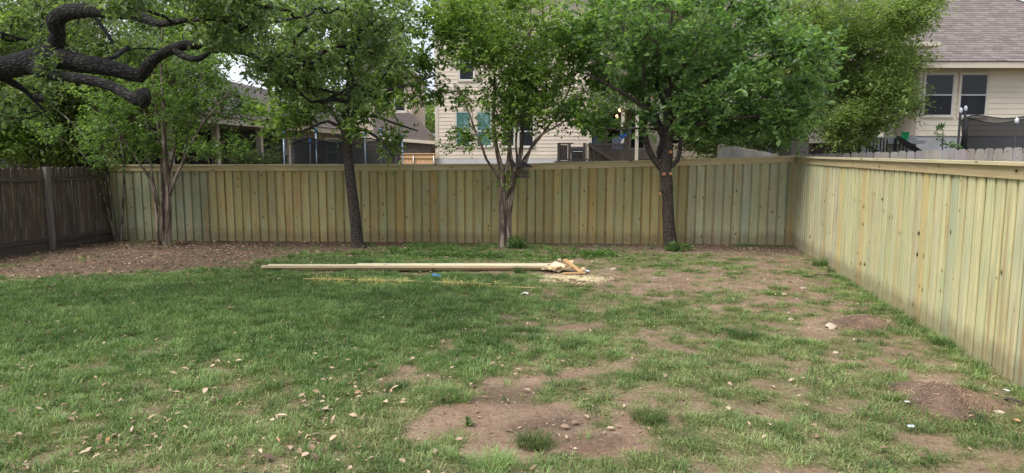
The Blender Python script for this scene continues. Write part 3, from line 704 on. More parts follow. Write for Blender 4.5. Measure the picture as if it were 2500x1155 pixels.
def cover(x, y):
    """how much grass stands here, 0 (bare earth) to about 1.3 (thick lawn)"""
    x = np.asarray(x, float); y = np.asarray(y, float)
    wx = x + (fbm(x, y, .6) - .5) * 1.0 + (vnoise(x, y, .13) - .5) * .22; wy = y + (fbm(x + 50, y, .6) - .5) * 1.0 + (vnoise(x + 9, y, .13) - .5) * .22
    c = .60 + .5 * fbm(x, y, .9) - .22 * sstep(7.2, 5.4, y) * sstep(1, -.5, x)
    lush = sstep(.9, -1.2, x + (y - 6) * .02) * sstep(13.5, 11.3, y)
    c = c + .35 * lush - .05 * sstep(.2, 2.2, x) - .12 * sstep(5.0, 4.0, y)
    c = c + (fbm(x + 9, y + 3, .35) - .5) * (1.5 - .8 * lush) + (vnoise(x, y + 7, .12) - .5) * (.9 - .25 * lush) + (vnoise(x + 3, y + 7, .26) - .5) * .45
    for cx, cy, rx, ry, s in BARE:
        r = np.sqrt(((wx - cx) / rx) ** 2 + ((wy - cy) / ry) ** 2)
        c = c - s * 1.05 * sstep(1.30, .65, r)
    # a strip of grass along the foot of the right-hand fence, near part
    dr = -line_side((x, y), FB_CORNER, FR_NEAR)
    dr = np.abs(dr)
    c = np.maximum(c, (1.05 - dr * 1.6) * sstep(12.2, 10.5, y) * (x > 2) - .25 * (fbm(x, y, .5) < .38))
    c = np.maximum(c, (.30 + .25 * (fbm(x, y + 30, .4) > .5)) * (vnoise(x + 4, y, .16) > .60) * sstep(14.2, 12.6, y) * sstep(-7, -4, x))
    return np.clip(c, 0, 1.3)
def litter(x, y):
    """dead leaf cover"""
    c1 = gnd(200, 635); r1 = np.sqrt(((x - c1.x) / 5.2) ** 2 + ((y - c1.y) / 2.7) ** 2)
    c2 = gnd(500, 650)
    l = 1.0 * sstep(1.32, .50, r1 + (fbm(x, y, .6) - .5) * .8)
    cl = sstep(.46, .66, fbm(x + 3, y, .55)); lf = sstep(1.2, -1.0, x)
    l = l + .035 + .16 * lf + .55 * cl * lf * sstep(9.0, 5.5, y) + .10 * cl * sstep(7.5, 5.0, y)
    return np.clip(l, 0, 1)
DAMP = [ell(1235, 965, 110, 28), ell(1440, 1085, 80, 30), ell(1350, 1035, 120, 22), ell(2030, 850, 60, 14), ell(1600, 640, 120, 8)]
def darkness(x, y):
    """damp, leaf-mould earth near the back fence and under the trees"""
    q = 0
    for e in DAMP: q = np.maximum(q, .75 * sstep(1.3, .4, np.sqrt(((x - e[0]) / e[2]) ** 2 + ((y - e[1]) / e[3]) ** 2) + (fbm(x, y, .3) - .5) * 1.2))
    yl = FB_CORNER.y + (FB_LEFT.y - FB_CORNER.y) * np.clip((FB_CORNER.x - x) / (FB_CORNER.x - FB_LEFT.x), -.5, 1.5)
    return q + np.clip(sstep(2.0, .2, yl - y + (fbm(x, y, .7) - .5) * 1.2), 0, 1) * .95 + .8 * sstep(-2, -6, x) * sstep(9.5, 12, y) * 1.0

def axis_coords(a, b, step, far):
    m = np.arange(a, b + step, step)
    out = []; d = step * 2; v = m[-1]
    while v < far: v += d; d *= 1.35; out.append(v)
    lo = []; d = step * 2; v = m[0]
    while v > -far: v -= d; d *= 1.35; lo.append(v)
    return np.concatenate([lo[::-1], m, out])
gx = axis_coords(-11.5, 8.5, .075, 420); gy = axis_coords(2.0, 17.0, .075, 420)
X, Y = np.meshgrid(gx, gy)
Z = gz(X, Y)
nX, nY = len(gx), len(gy)
i, j = np.meshgrid(np.arange(nX - 1), np.arange(nY - 1))
a = (j * nX + i).ravel()
F4 = np.stack([a, a + 1, a + nX + 1, a + nX], 1)
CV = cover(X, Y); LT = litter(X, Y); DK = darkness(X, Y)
g = NT('earth_and_thatch')
pos = g.n('NewGeometry').outputs['Position']
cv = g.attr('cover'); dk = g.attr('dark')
n1 = g.noise(pos, 2.2, 5, .6); n2 = g.noise(pos, 22.0, 4, .65); n3 = g.noise(pos, 95.0, 3, .6)
soil = g.ramp(g.math('ADD', g.math('MULTIPLY', n1, .55), g.math('MULTIPLY', n2, .45)), [(.30, (.110, .072, .050)), (.47, (.215, .148, .103)), (.66, (.32, .238, .168))])
soil = g.mix(.6, soil, g.mix(1.0, soil, g.ramp(n3, [(.3, .55), (.7, 1.3)]), 'MULTIPLY'))
damp_shade = g.ramp(n2, [(.3, (.045, .031, .023)), (.7, (.115, .078, .056))])
soil = g.mix(g.math('MULTIPLY', dk, .85), soil, damp_shade)  # moist earth, plus shade painted into the soil under the left litter
red = g.noise(pos, 1.3, 3)
soil = g.mix(g.math('MULTIPLY', g.ramp(red, [(.55, 0.0), (.7, 1.0)]), .35), soil, (.20, .110, .070))
crumbs = g.n('TexVoronoi', {'Vector': pos, 'Scale': 38.0}).outputs['Distance']
soil = g.mix(g.ramp(crumbs, [(.10, .55), (.2, 0.0)]), soil, (.36, .30, .235))
th = g.ramp(g.noise(g.mapv(pos, (60, 25, 25)), 1.0, 4, .7), [(.30, (.060, .050, .027)), (.5, (.16, .14, .075)), (.70, (.34, .29, .18))])
th = g.mix(g.ramp(g.noise(pos, 40.0, 3), [(.45, .0), (.62, .7)]), th, (.05, .085, .022))
g.col(g.mix(g.ramp(cv, [(.15, 0.0), (.8, .9)]), soil, th)); g.rough(.95); g.b.inputs['Specular IOR Level'].default_value = .15
g.bump(g.math('ADD', g.math('MULTIPLY', n2, 1.0), g.math('MULTIPLY', n3, .45)), .9, .025)
M['earth'] = g.m
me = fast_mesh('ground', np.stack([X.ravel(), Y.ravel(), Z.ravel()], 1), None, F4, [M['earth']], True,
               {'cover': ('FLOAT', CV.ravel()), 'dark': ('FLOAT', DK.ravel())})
tag(link('ground', me), kind='structure')

# ------------------------------------------------------------------ new board-on-board fence
class Line:
    """a straight run on the ground; local x along it, local -y towards the lawn"""
    def __init__(s, a, b):
        s.a = Vector((a.x, a.y, 0)); s.b = Vector((b.x, b.y, 0)); d = s.b - s.a; s.len = d.length; s.d = d.normalized(); s.rz = math.atan2(d.y, d.x)
    def pt(s, t): return s.a + s.d * t
    def hit(s, px):
        """distance along the run where the photo column px crosses it"""
        r = ray(px, 400); k = r[0] / r[1]
        return (k * s.a.y - s.a.x) / (s.d.x - k * s.d.y)
    def z(s, px, py):
        t = s.hit(px); return at(px, py, s.pt(t).y).z
def board_mesh(name, w, t, mat, taper=0.0):
    """a sawn board of unit height standing on its origin, with eased edges"""
    c = min(.0025, t * .2); h = w / 2
    pl = [(-h + c, -t / 2), (h - c, -t / 2), (h, -t / 2 + c), (h, t / 2), (-h, t / 2), (-h, -t / 2 + c)]
    mb = MB().prism([(x, y, 0) for x, y in pl], (0, 0, 1))
    return mb.mesh(name, mat)
rj = random.Random(3)
def tint(base, v=.08, h=.03):
    k = 1 + rj.uniform(-v, v)
    return (max(.01, base[0] * k * (1 + rj.uniform(-h, h))), max(.01, base[1] * k), max(.01, base[2] * k * (1 + rj.uniform(-h * 2, h * 2))), 1)

front_me = board_mesh('board', .142, .017, M['pine']); back_me = board_mesh('board', .118, .017, M['pine'])
def new_fence(root, ln, t0, t1, top, colours):
    """root at ln.a; front boards with strips of the boards behind showing between them"""
    pitch = .187; n = int((t1 - t0) / pitch)
    for k in range(n + 1):
        for back in (0, 1):
            t = t0 + .075 + (k + .5 * back) * pitch
            if t > t1 - .04: continue
            p = ln.pt(t); zt = top(t) - .034
            zb = gz1(p.x, p.y) + rj.uniform(-.03, .004)
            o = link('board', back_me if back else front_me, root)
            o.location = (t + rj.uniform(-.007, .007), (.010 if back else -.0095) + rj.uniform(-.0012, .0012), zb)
            o.scale = (1, 1, zt - zb)
            o.rotation_euler = (rj.uniform(-.0015, .0015), rj.uniform(-.0028, .0028), rj.uniform(-.012, .012))
            c = colours(t)
            c = tuple(c[i] * .76 for i in range(3)) if back else c  # boards behind are darkened: shade of the recess put into their colour
            if rj.random() < (.45 if back else .08): c = (c[0] * 1.0, c[1] * .84, c[2] * .68)
            if rj.random() < .09: c = (c[0] * .92, c[1] * 1.02, c[2] * 1.10)
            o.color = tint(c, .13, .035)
def rails(root, ln, knots, top):
    """cap boards and fascia boards laid end to end"""
    for a, b in zip(knots[:-1], knots[1:]):
        za, zb = top(a + .01), top(b - .01)
        ang = math.atan2(zb - za, b - a); L_ = math.hypot(b - a, zb - za) - .003
        jz = rj.uniform(-.0015, .0015)
        mb = MB().box(0, L_, -.072, .072, -.031, 0)
        o = mb.build('cap_board', M['pine_x'], root); o.location = (a, 0, za + jz); o.rotation_euler = (0, -ang, rj.uniform(-.0006, .0006)); o.color = tint((.52, .45, .285), .07)
        mb = MB().box(0, L_, -.039, -.021, -.142, -.033)
        o = mb.build('fascia_board', M['pine_x'], root); o.location = (a, 0, za); o.rotation_euler = (0, -ang, 0); o.color = tint((.50, .41, .235), .08, .04)
def outer_frame(root, ln, t0, t1, top, step=2.44):
    t = t0 + .1
    while t < t1:
        o = MB().box(-.045, .045, .075, .165, 0, 1).build('post', M['pine'], root); o.location = (t, 0, 0); o.scale = (1, 1, top(t) - .04); o.color = tint((.40, .37, .22))
        t += step
    for zf in (.3, 1.0, 1.62):
        o = MB().box(t0 + .02, t1 - .02, .0215, .060, -.045, .045).build('rail', M['pine_x'], root); o.location = (0, 0, zf); o.color = (.42, .38, .22, 1)

LB = Line(FB_LEFT, FB_CORNER)
knots_px = [(278, 401), (600, 400), (930, 399.5), (1290, 398), (1400, 393.5), (1600, 387.5), (1735, 385), (1850, 382), (1936, 379)]
kt = [LB.hit(a) for a, b in knots_px]; kz = [LB.z(a, b + 1.0) for a, b in knots_px]
topB = lambda t: float(np.interp(t, kt, kz))
rootB = empty('wooden_fence', LB.a, LB.rz, 'new greenish pine board fence across the back of the yard', 'fence')
tA, tC, tE = LB.hit(515), LB.hit(1683), LB.len
def colB(t):
    if t < tA: return (.31, .315, .19)
    if t < tC: return (.405, .335, .145)
    return (.45, .43, .265)
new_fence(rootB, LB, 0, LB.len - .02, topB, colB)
rails(rootB, LB, [-.03, LB.hit(700), LB.hit(1010), LB.hit(1290), LB.hit(1735), LB.len - .075], topB)
outer_frame(rootB, LB, 0, LB.len, topB)

far_end = Vector((FR_NEAR.x, FR_NEAR.y, 0)) + (Vector((FR_NEAR.x, FR_NEAR.y, 0)) - Vector((FB_CORNER.x, FB_CORNER.y, 0))).normalized() * 3.2
LR = Line(FB_CORNER, far_end)
z0R, z1R = LR.z(1960, 382), LR.z(2500, 396)
tR = LR.hit(2500)
topR = lambda t: z0R + (z1R - z0R) * t / tR
rootR = empty('wooden_fence', LR.a, LR.rz, 'new pale pine board fence running along the right side towards the viewer', 'fence')
tG = LR.hit(2055)
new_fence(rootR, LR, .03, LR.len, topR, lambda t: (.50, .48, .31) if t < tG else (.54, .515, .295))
rails(rootR, LR, [-.07, LR.hit(2053), LR.hit(2275), LR.hit(2600), LR.len], topR)
outer_frame(rootR, LR, .3, LR.len, topR)

# ------------------------------------------------------------------ old fences with dog-eared pickets
def picket_mesh(name, w, t, h, mat, ear=.028):
    x = w / 2
    return MB().prism([(-x, t / 2, 0), (x, t / 2, 0), (x, t / 2, h - ear), (x - ear, t / 2, h), (-x + ear, t / 2, h), (-x, t / 2, h - ear)], (0, -t, 0)).mesh(name, mat)
def picket_run(root, ln, t0, t1, top, w, gap, mat, col, bottom=None, ypos=0.0, v=.2, name='picket', t_start_gap=None):
    zmid = top((t0 + t1) / 2); me_ = [picket_mesh('picket', w * k, .017, zmid, mat) for k in (.97, 1.0, 1.02)]
    t = t0 + w / 2
    while t < t1:
        o = link(name, rj.choice(me_), root)
        p = ln.pt(t); g0 = gz1(p.x, p.y) if bottom is None else bottom
        zt = top(t) + rj.uniform(-.008, .008)
        o.location = (t, ypos + rj.uniform(-.003, .003), g0 - .02); o.scale = (1, 1, (zt - g0 + .02) / zmid)
        o.rotation_euler = (0, rj.uniform(-.006, .006), rj.uniform(-.015, .015)); o.color = tint(col, v, .06)
        t += w + gap + rj.uniform(-.001, .002)
nearL = Vector((FL_NEAR.x, FL_NEAR.y, 0)) - (Vector((FB_LEFT.x, FB_LEFT.y, 0)) - Vector((FL_NEAR.x, FL_NEAR.y, 0))).normalized() * 3.0
LL = Line(nearL, FB_LEFT)
za, zb = LL.z(0, 411), LL.z(270, 405); ta, tb = LL.hit(0), LL.hit(270)
topL = lambda t: za + (zb - za) * (t - ta) / (tb - ta)
rootL = empty('old_fence', LL.a, LL.rz, 'old dark weathered dog-eared picket fence along the left side', 'fence')
oc = (.090, .066, .049)
picket_run(rootL, LL, 0, LL.len + .08, topL, .142, .003, M['old'], oc, v=.28)
for nm, y0, y1, ya, yb in (('rail', 434, 444, 427, 437), ('rail', 591, 602, 559, 568)):
    q0, q1 = LL.z(0, (y0 + y1) / 2), LL.z(262, (ya + yb) / 2)
    zf = lambda t: q0 + (q1 - q0) * (t - ta) / (tb - ta)
    tp = LL.hit(105)
    for s, e in ((0.02, tp - .06), (tp + .06, LL.len - .06)):
        mb = MB().bar((0, 0, zf(s)), (e - s, 0, zf(e)), .038, .088)
        o = mb.build(nm, M['old_x'], rootL); o.location = (s, -.0295, 0); o.color = tint((.075, .06, .05), .1)
tp = LL.hit(105)
for k in (-3, -2, -1, 0):
    o = MB().box(-.045, .045, -.052, .038, 0, 1).build('post', M['old'], rootL); o.location = (tp + k * 2.44, -.062, -.02)
    if tp + k * 2.44 < 0.1: o.location.x = .1 if k == -3 else tp + k * 2.44
    o.scale = (1, 1, topL(tp) + .03); o.color = (.135, .12, .105, 1)
for k in range(1):
    o = MB().box(tp + .07, LL.len - .08, -.028, -.011, 0, .20).build('kick_board', M['old_x'], rootL); o.color = (.06, .05, .043, 1)
    o = MB().box(.03, tp - .07, -.028, -.011, -.02, .17).build('kick_board', M['old_x'], rootL); o.color = (.07, .056, .046, 1)

GA, GB = at(1968, 376, 14.85), at(2600, 358, 12.5)
LG = Line(GA, GB)
zg = [LG.z(1995, 375.5), LG.z(2110, 372.5), LG.z(2230, 368), LG.z(2300, 366), LG.z(2400, 363), LG.z(2500, 359)]
tg = [LG.hit(q) for q in (1995, 2110, 2230, 2300, 2400, 2500)]
rootG = empty('picket_fence', LG.a, LG.rz, 'grey weathered dog-eared picket tops just behind the right-hand fence', 'fence')
picket_run(rootG, LG, 0, LG.len, lambda t: float(np.interp(t, tg, zg)), .136, .006, M['grey_board'], (.235, .215, .205), bottom=.1)
o = MB().box(.0, LG.len, .010, .048, 1.45, 1.54).build('rail', M['grey_board'], rootG); o.color = (.2, .19, .18, 1)
HA, HB = at(1752, 356, 16.0), at(1900, 376, 17.2)
LH = Line(HA, HB)
rootH = empty('picket_fence', LH.a, LH.rz, 'short run of pale grey pickets under the stout tree crown behind the back fence', 'fence')
picket_run(rootH, LH, 0, LH.len, lambda t: float(np.interp(t, [0, .5, LH.len], [LH.z(1760, 349), LH.z(1790, 356), LH.z(1890, 377)])), .14, .006, M['grey_board'], (.36, .32, .28), bottom=.05)
YA, YB = at(961, 374, 30.5), at(1066, 375, 29.8)
LY = Line(YA, YB)
rootY = empty('cedar_fence', LY.a, LY.rz, 'orange-tan wooden fence panel beside the corner of the two-storey house', 'fence')
zy = LY.z(1000, 374)
picket_run(rootY, LY, 0, LY.len, lambda t: zy - .05, .14, .004, M['old'], (.56, .34, .175), bottom=1.0, v=.08, name='board')
o = MB().box(-.03, LY.len + .03, -.06, .04, zy - .045, zy).build('cap_board', M['pine_x'], rootY); o.color = (.5, .33, .18, 1)
o = MB().box(-.03, LY.len + .03, -.05, -.0125, zy - .22, zy - .13).build('rail', M['pine_x'], rootY); o.color = (.52, .32, .17, 1)
for t in (.2, 1.0, LY.len - .1):
    o = MB().tube([(t, -.075, 1.0), (t, -.075, zy - .1)], .03, 8).build('post', plain('galvanised', (.38, .38, .37), .4, .1, metallic=.5), rootY, smooth=True)
QA, QB = at(-90, 394, 23), at(150, 400, 24)
LQ = Line(QA, QB)
rootQ = empty('cedar_fence', LQ.a, LQ.rz, 'distant orange wooden fence above the far left old fence', 'fence')
zq = LQ.z(40, 389)
picket_run(rootQ, LQ, 0, LQ.len, lambda t: zq, .14, .006, M['old'], (.58, .35, .22), bottom=.4, v=.08, name='board')
o = MB().box(0, LQ.len, -.045, -.0125, zq - .25, zq - .16).build('rail', M['pine_x'], rootQ); o.color = (.5, .3, .18, 1)

# ------------------------------------------------------------------ houses
sd = NT('painted_lap_siding'); oo = sd.n('ObjectInfo'); ob = sd.obj()
sc_ = sd.mix(1.0, oo.outputs['Color'], sd.ramp(sd.noise(sd.mapv(ob, (1.2, 1.2, 6)), 1.0, 4), [(.3, .88), (.7, 1.06)]), 'MULTIPLY')
sd.col(sc_); sd.rough(.6); sd.bump(sd.noise(sd.mapv(ob, (4, 40, 90)), 1.0, 3), .15, .004); M['siding'] = sd.m
M['trim'] = plain('beige_trim_paint', (.56, .50, .42), .55, .07)
M['fascia'] = plain('cream_fascia_paint', (.55, .49, .40), .55, .07)
M['soffit'] = plain('soffit_paint', (.38, .33, .27), .7, .08)
M['white'] = plain('window_vinyl', (.66, .66, .64), .45, .05)
M['grey_vinyl'] = plain('grey_window_vinyl', (.45, .45, .45), .45, .05)
M['concrete'] = plain('concrete', (.33, .34, .36), .85, .18, 2.0, .3)
M['black_metal'] = plain('black_metal', (.018, .018, .02), .4, .2, 8)
M['deck_wood'] = plain('dark_stained_wood', (.045, .035, .03), .6, .25, 5)
M['dark_void'] = plain('shaded_interior_wall', (.045, .042, .042), .8, .2)  # near-black: shade of the covered recess put into the colour
gl = NT('window_glass'); gl.col((.010, .013, .016)); gl.rough(.08); gl.b.inputs['Specular IOR Level'].default_value = .35; M['glass'] = gl.m
gs = NT('insect_screen_glass'); gs.col(gs.ramp(gs.noise(gs.obj(), 3.0, 3), [(.3, (.010, .012, .016)), (.7, (.020, .023, .030))])); gs.rough(.45); gs.b.inputs['Specular IOR Level'].default_value = .2; M['screen'] = gs.m
gc = NT('clear_glass'); tr_ = gc.n('BsdfTransparent', {'Color': (.72, .86, .86, 1)}); gg = gc.n('BsdfGlossy', {'Color': (1, 1, 1, 1), 'Roughness': .04})
gm = gc.n('MixShader', {0: .16, 1: tr_.outputs[0], 2: gg.outputs[0]}); gc.t.links.new(gm.outputs[0], gc.out.inputs['Surface']); M['clear'] = gc.m
M['blind'] = plain('pale_blind_slats', (.50, .58, .58), .5, .05)
shg = NT('asphalt_shingle'); tn = shg.attr('tone'); sp = shg.noise(shg.obj(), 30.0, 3)
shg.col(shg.mix(.35, shg.ramp(tn, [(.0, (.140, .120, .115)), (.5, (.195, .170, .163)), (1.0, (.26, .23, .22))]), shg.ramp(sp, [(.3, (.10, .085, .08)), (.7, (.33, .28, .27))]))); shg.rough(.9); M['shingle'] = shg.m
bk = NT('grey_brown_brick'); bt = bk.n('TexBrick', {'Vector': bk.n('CombineXYZ', {'X': bk.n('SeparateXYZ', {0: bk.obj()}).outputs['X'], 'Y': bk.n('SeparateXYZ', {0: bk.obj()}).outputs['Z']}).outputs[0],
      'Color1': (.13, .105, .095, 1), 'Color2': (.21, .17, .15, 1), 'Mortar': (.36, .34, .31, 1), 'Scale': 1.0, 'Mortar Size': .007, 'Brick Width': .21, 'Row Height': .072, 'Bias': -.1})
bk.col(bk.mix(.25, bt.outputs['Color'], bk.ramp(bk.noise(bk.obj(), 9.0, 3), [(.3, .08), (.7, .3)]))); bk.rough(.9); bk.bump(bt.outputs['Fac'], -.6, .01); M['brick'] = bk.m

def shingles(parent, P0, U, V, w, h, mat=None, row=.145, tab=.31, seed=1, clip=None):
    """courses of overlapping tabs on a roof plane: P0 corner at the eave, U along the eave, V up the slope"""
    rng = np.random.default_rng(seed); P0 = np.array(P0, float); U = np.array(U, float); V_ = np.array(V, float); N = np.cross(U, V_); N /= np.linalg.norm(N)
    if N[2] < 0: N = -N
    vs = []; fs = []; tones = []
    nr = int(h / row); nt = int(w / tab) + 1
    for r in range(nr):
        off = rng.random() * tab
        for t in range(-1, nt):
            a = max(0, t * tab + off); b = min(w, a + tab * .985 if t >= 0 else off)
            if b - a < .03: continue
            y0 = r * row + rng.uniform(-.006, .006); y1 = (r + 1) * row + .03
            if clip:
                a, b = clip(a, b, y0)
                if b - a < .02: continue
            th = .012 + rng.random() * .010
            q = [P0 + U * a + V_ * y0 + N * th, P0 + U * b + V_ * y0 + N * th, P0 + U * b + V_ * y1 + N * .002, P0 + U * a + V_ * y1 + N * .002,
                 P0 + U * a + V_ * y0 - N * .002, P0 + U * b + V_ * y0 - N * .002]
            n = len(vs); vs += q; fs += [(n, n + 1, n + 2, n + 3), (n + 4, n + 5, n + 1, n)]
            tones += [rng.random()] * 6
    me_ = fast_mesh('shingles', np.array(vs), None, np.array(fs), [mat or M['shingle']], False, {'tone': ('FLOAT', np.array(tones))})
    return tag(link('shingles', me_, parent), kind='stuff')

def window(root, x0, x1, z0, z1, y, casing=.09, blind=None, frame='white', upper='glass', lower='screen', rail_at=.5, label=None):
    """a sash window standing on a wall whose face is at local y (outside is -y)"""
    c = casing
    mb = MB().box(x0 - c, x0, y - .035, y - .001, z0 - c, z1 + c).box(x1, x1 + c, y - .035, y - .001, z0 - c, z1 + c).box(x0, x1, y - .035, y - .001, z1, z1 + c).box(x0, x1, y - .045, y - .001, z0 - c, z0)
    w = mb.build('window', M['trim'], root)
    if label: w['label'] = label
    f = .035; zr = z0 + (z1 - z0) * rail_at
    MB().box(x0, x0 + f, y - .026, y - .002, z0, z1).box(x1 - f, x1, y - .026, y - .002, z0, z1).box(x0 + f, x1 - f, y - .026, y - .002, z1 - f, z1).box(x0 + f, x1 - f, y - .026, y - .002, z0, z0 + f).box(x0 + f, x1 - f, y - .03, y - .002, zr - .022, zr + .022).build('frame', M[frame], w)
    for a, b, mt in ((zr + .022, z1 - f, upper), (z0 + f, zr - .022, lower)):
        MB().box(x0 + f, x1 - f, y - .018, y - .015, a, b).build('pane', M[mt], w)
    if blind:
        mb = MB(); z = z0 + f + .02
        while z < z1 - f:
            mb.bar((x0 + f + .01, y - .009, z), (x1 - f - .01, y - .009, z), .006, .030, up=(0, 0, 1)); z += .043
        mb.build('blind', M['blind'], w)
    return w
def siding_wall(root, x0, x1, z0, z1, y, exp, col, skip=None):
    n = int(math.ceil((z1 - z0) / exp))
    for k in range(n):
        a = z0 + k * exp; b = min(a + exp + .012, z1)
        mb = MB().prism([(x0, y - .020, a), (x0, y - .006, b), (x0, y + .004, b), (x0, y + .004, a)], (x1 - x0, 0, 0))
        o = mb.build('siding_board', M['siding'], root); o.color = tint(col, .035, .01)

# --- house on the right, with the large shingled roof
CY = 24.0
def cx(px, py=300, Y=CY): return at(px, py, Y).x
def czz(py, Y=CY, px=1250): return at(px, py, Y).z
hx0, hx1 = cx(2237), cx(2820)
hC = empty('house', (hx0, CY, gz1(hx0, CY)), 0, 'beige sided house with big brown shingle roof at right', 'house')
oC = np.array(hC.location)
def lx(px, Y=CY): return cx(px, 300, Y) - oC[0]
def lz(py, Y=CY): return czz(py, Y) - oC[2]
W = hx1 - hx0
siding_wall(hC, 0, W, lz(332), lz(167), 0, .1835, (.60, .545, .45))
MB().box(0, W, .005, 8, lz(331), lz(150)).build('wall', M['trim'], hC)
MB().box(-.01, W, .012, 8, -.6, lz(332)).build('foundation', M['concrete'], hC)
MB().box(-.012, .10, -.034, -.0225, lz(332), lz(167)).build('corner_board', M['trim'], hC)
for a, b in ((2250, 2320), (2337, 2402)):
    window(hC, lx(a), lx(b), lz(283), lz(181), -.022, .06, frame='grey_vinyl', rail_at=.5)
ez = lz(157); ey = -.62
MB().box(-.55, W + .5, ey, ey + .025, ez - .19, ez + .0).build('fascia', M['fascia'], hC)
MB().box(-.55, W + .5, ey + .026, 0, ez - .16, ez - .14).build('soffit', M['soffit'], hC)
pit = .80; dn = math.hypot(1, pit); Vd = (0, 1 / dn, pit / dn); xc = 22.0 - oC[0]
MB().prism([(-6.0, ey - .02, ez + .0), (-6.0, ey - .02, ez + .02), (-6.0, ey + 7, ez + .02 + pit * 7.02), (-6.0, ey + 7.0, ez + pit * 6.9)], (.01, 0, 0)).build('rake_board', M['fascia'], hC)
# roof deck: hip on the right
deckv = [(-6, ey, ez), (xc, ey, ez), (xc - 6, ey + 6, ez + 6 * pit), (-6, ey + 6, ez + 6 * pit), (xc, ey + 12, ez), (-6, ey + 12, ez)]
MB().add([(x, y, z + .012) for x, y, z in deckv] + [(x, y, z - .1) for x, y, z in deckv], [(0, 1, 2, 3), (1, 4, 2), (3, 2, 4, 5), (9, 8, 7, 6), (10, 8, 9, 11), (7, 8, 10)]).build('roof', M['shingle'], hC)
shingles(hC, (-5.98, ey - .03, ez + .016), (1, 0, 0), Vd, xc + 5.98, 6 * dn, seed=2, clip=lambda a, b, y: (a, min(b, xc + 5.98 - y / dn)))
MB().bar((xc + .02, ey - .02, ez + .03), (xc - 6, ey + 6, ez + 6 * pit + .03), .22, .03).build('hip_cap', M['shingle'], hC)
# lower roof corner behind the cedar tree
pr = (lx(2120, 22.6), lx(2283, 22.6))
MB().box(pr[0], pr[1], -1.4 , -.7, lz(112, 22.6), lz(103, 22.6)).build('porch_roof', M['fascia'], hC)
MB().box(pr[0] + .5, pr[0] + .62, -1.2, -1.08, -.4, lz(112, 22.6)).build('porch_post', M['trim'], hC)
# wall left of the corner, mostly hidden by the cedar
MB().box(lx(2010), -.02, 1.2, 1.4, -.5, lz(150)).build('wall', M['trim'], hC)

# stairs, rails and walls by the porch
def railing_thing(name, label, cat, Y, pa, pb, balusters, thick, mat, extra=None):
    A = at(*pa, Y); B = at(*pb, Y)
    base = Vector((A.x, Y, gz1(A.x, Y))); r = empty(name, base, 0, label, cat)
    a = A - base; b = B - base
    MB().bar(a, b, thick, thick * 1.2).build('handrail', mat, r)
    for px, y0, y1 in balusters:
        p = at(px, y0, Y + .02) - base; q = at(px, y1, Y + .02) - base
        MB().box(p.x - .012, p.x + .012, .0, .025, min(p.z, q.z), max(p.z, q.z)).build('baluster', mat, r)
    for p, h in ((a, 1), (b, 1)):
        MB().box(p.x - .03, p.x + .03, .03, .09, -.3, p.z).build('post', mat, r)
    return r
railing_thing('stair_railing', 'black metal stair railing left of the two, under the cedar crown', 'railing', 19.5, (2093, 342), (2143, 372), [(px, 334 + (px - 2100) * .1, 374) for px in (2117, 2125, 2133, 2141, 2150, 2158, 2166)], .07, M['black_metal'])
railing_thing('stair_railing', 'thick black stair handrail sloping down beside the grey foundation', 'railing', 19.0, (2190, 336), (2246, 372), [(2197, 342, 374), (2205, 347, 374), (2213, 352, 374)], .10, M['black_metal'])
def block(name, label, cat, px0, px1, py0, Y, depth, mat, side=None):
    a = at(px0, py0, Y); b = at(px1, py0, Y); r = empty(name, (a.x, Y, gz1(a.x, Y)), 0, label, cat); h = a.z - gz1(a.x, Y)
    MB().box(0, b.x - a.x, 0, depth, -.3, h).build('wall_block', mat, r)
    MB().box(-.02, b.x - a.x + .02, -.02, depth + .02, h, h + .03).build('coping', mat, r)
    return r
block('concrete_wall', 'light grey concrete stair wall behind black balusters', 'wall', 2115, 2192, 337, 20.2, .25, M['concrete'])
block('stucco_wall', 'grey block wall above the fence corner left of the cedar', 'wall', 1898, 1975, 340, 18.9, 1.0, plain('grey_stucco', (.19, .185, .185), .9, .12, 2, .2))
block('dark_deck', 'dark timber deck side behind the cedar trunk', 'deck', 1978, 2112, 352, 20.8, 1.5, M['deck_wood'])
gb = at(2210, 332, 20.0); r = empty('bucket', gb + Vector((0, 0, -.12)), 0, 'small bright green bucket on the porch ledge under the cedar', 'bucket')
gm_ = plain('green_plastic', (.02, .30, .11), .35, .1)
MB().tube([(0, 0, 0), (0, 0, .21)], [.085, .11], 14).build('body', gm_, r, smooth=False)
MB().tube([(0, 0, .205), (0, 0, .23)], [.122, .122], 14).build('rim', gm_, r)
MB().box(-.4, .5, -.15, .6, -.10, -.003).build('ledge', M['concrete'], r)
block('concrete_ledge', 'pale concrete porch ledge under the green bucket', 'ledge', 2192, 2238, 337, 20.15, 1.2, M['concrete'])

# --- two-storey house in the middle
BY = 30.0
bx0, bx1 = at(1063, 300, BY).x, at(1440, 300, BY).x
hB = empty('house', (bx0, BY, gz1(bx0, BY)), 0, 'cream two-storey house with lap siding behind the middle trees', 'house')
oB = np.array(hB.location)
bx = lambda px, Y=BY: at(px, 300, Y).x - oB[0]
bz = lambda py, Y=BY: at(1250, py, Y).z - oB[2]
WB = bx1 - bx0; topz = bz(-25)
siding_wall(hB, .12, WB, bz(387), topz, 0, .158, (.63, .545, .455))
MB().box(0, WB, .005, 9, bz(387), topz).build('wall', M['trim'], hB)
MB().box(-.01, WB, -.012, 9, -1.2, bz(387.3)).build('foundation', plain('pale_foundation', (.50, .50, .51), .8, .1, 1.5), hB)
MB().box(-.012, .12, -.034, .004, bz(387), topz).build('corner_board', M['trim'], hB)
MB().box(-.5, bx(1760) + .4, -.55, -.5, topz - .02, topz + .2).build('fascia', M['fascia'], hB)
pm = .6
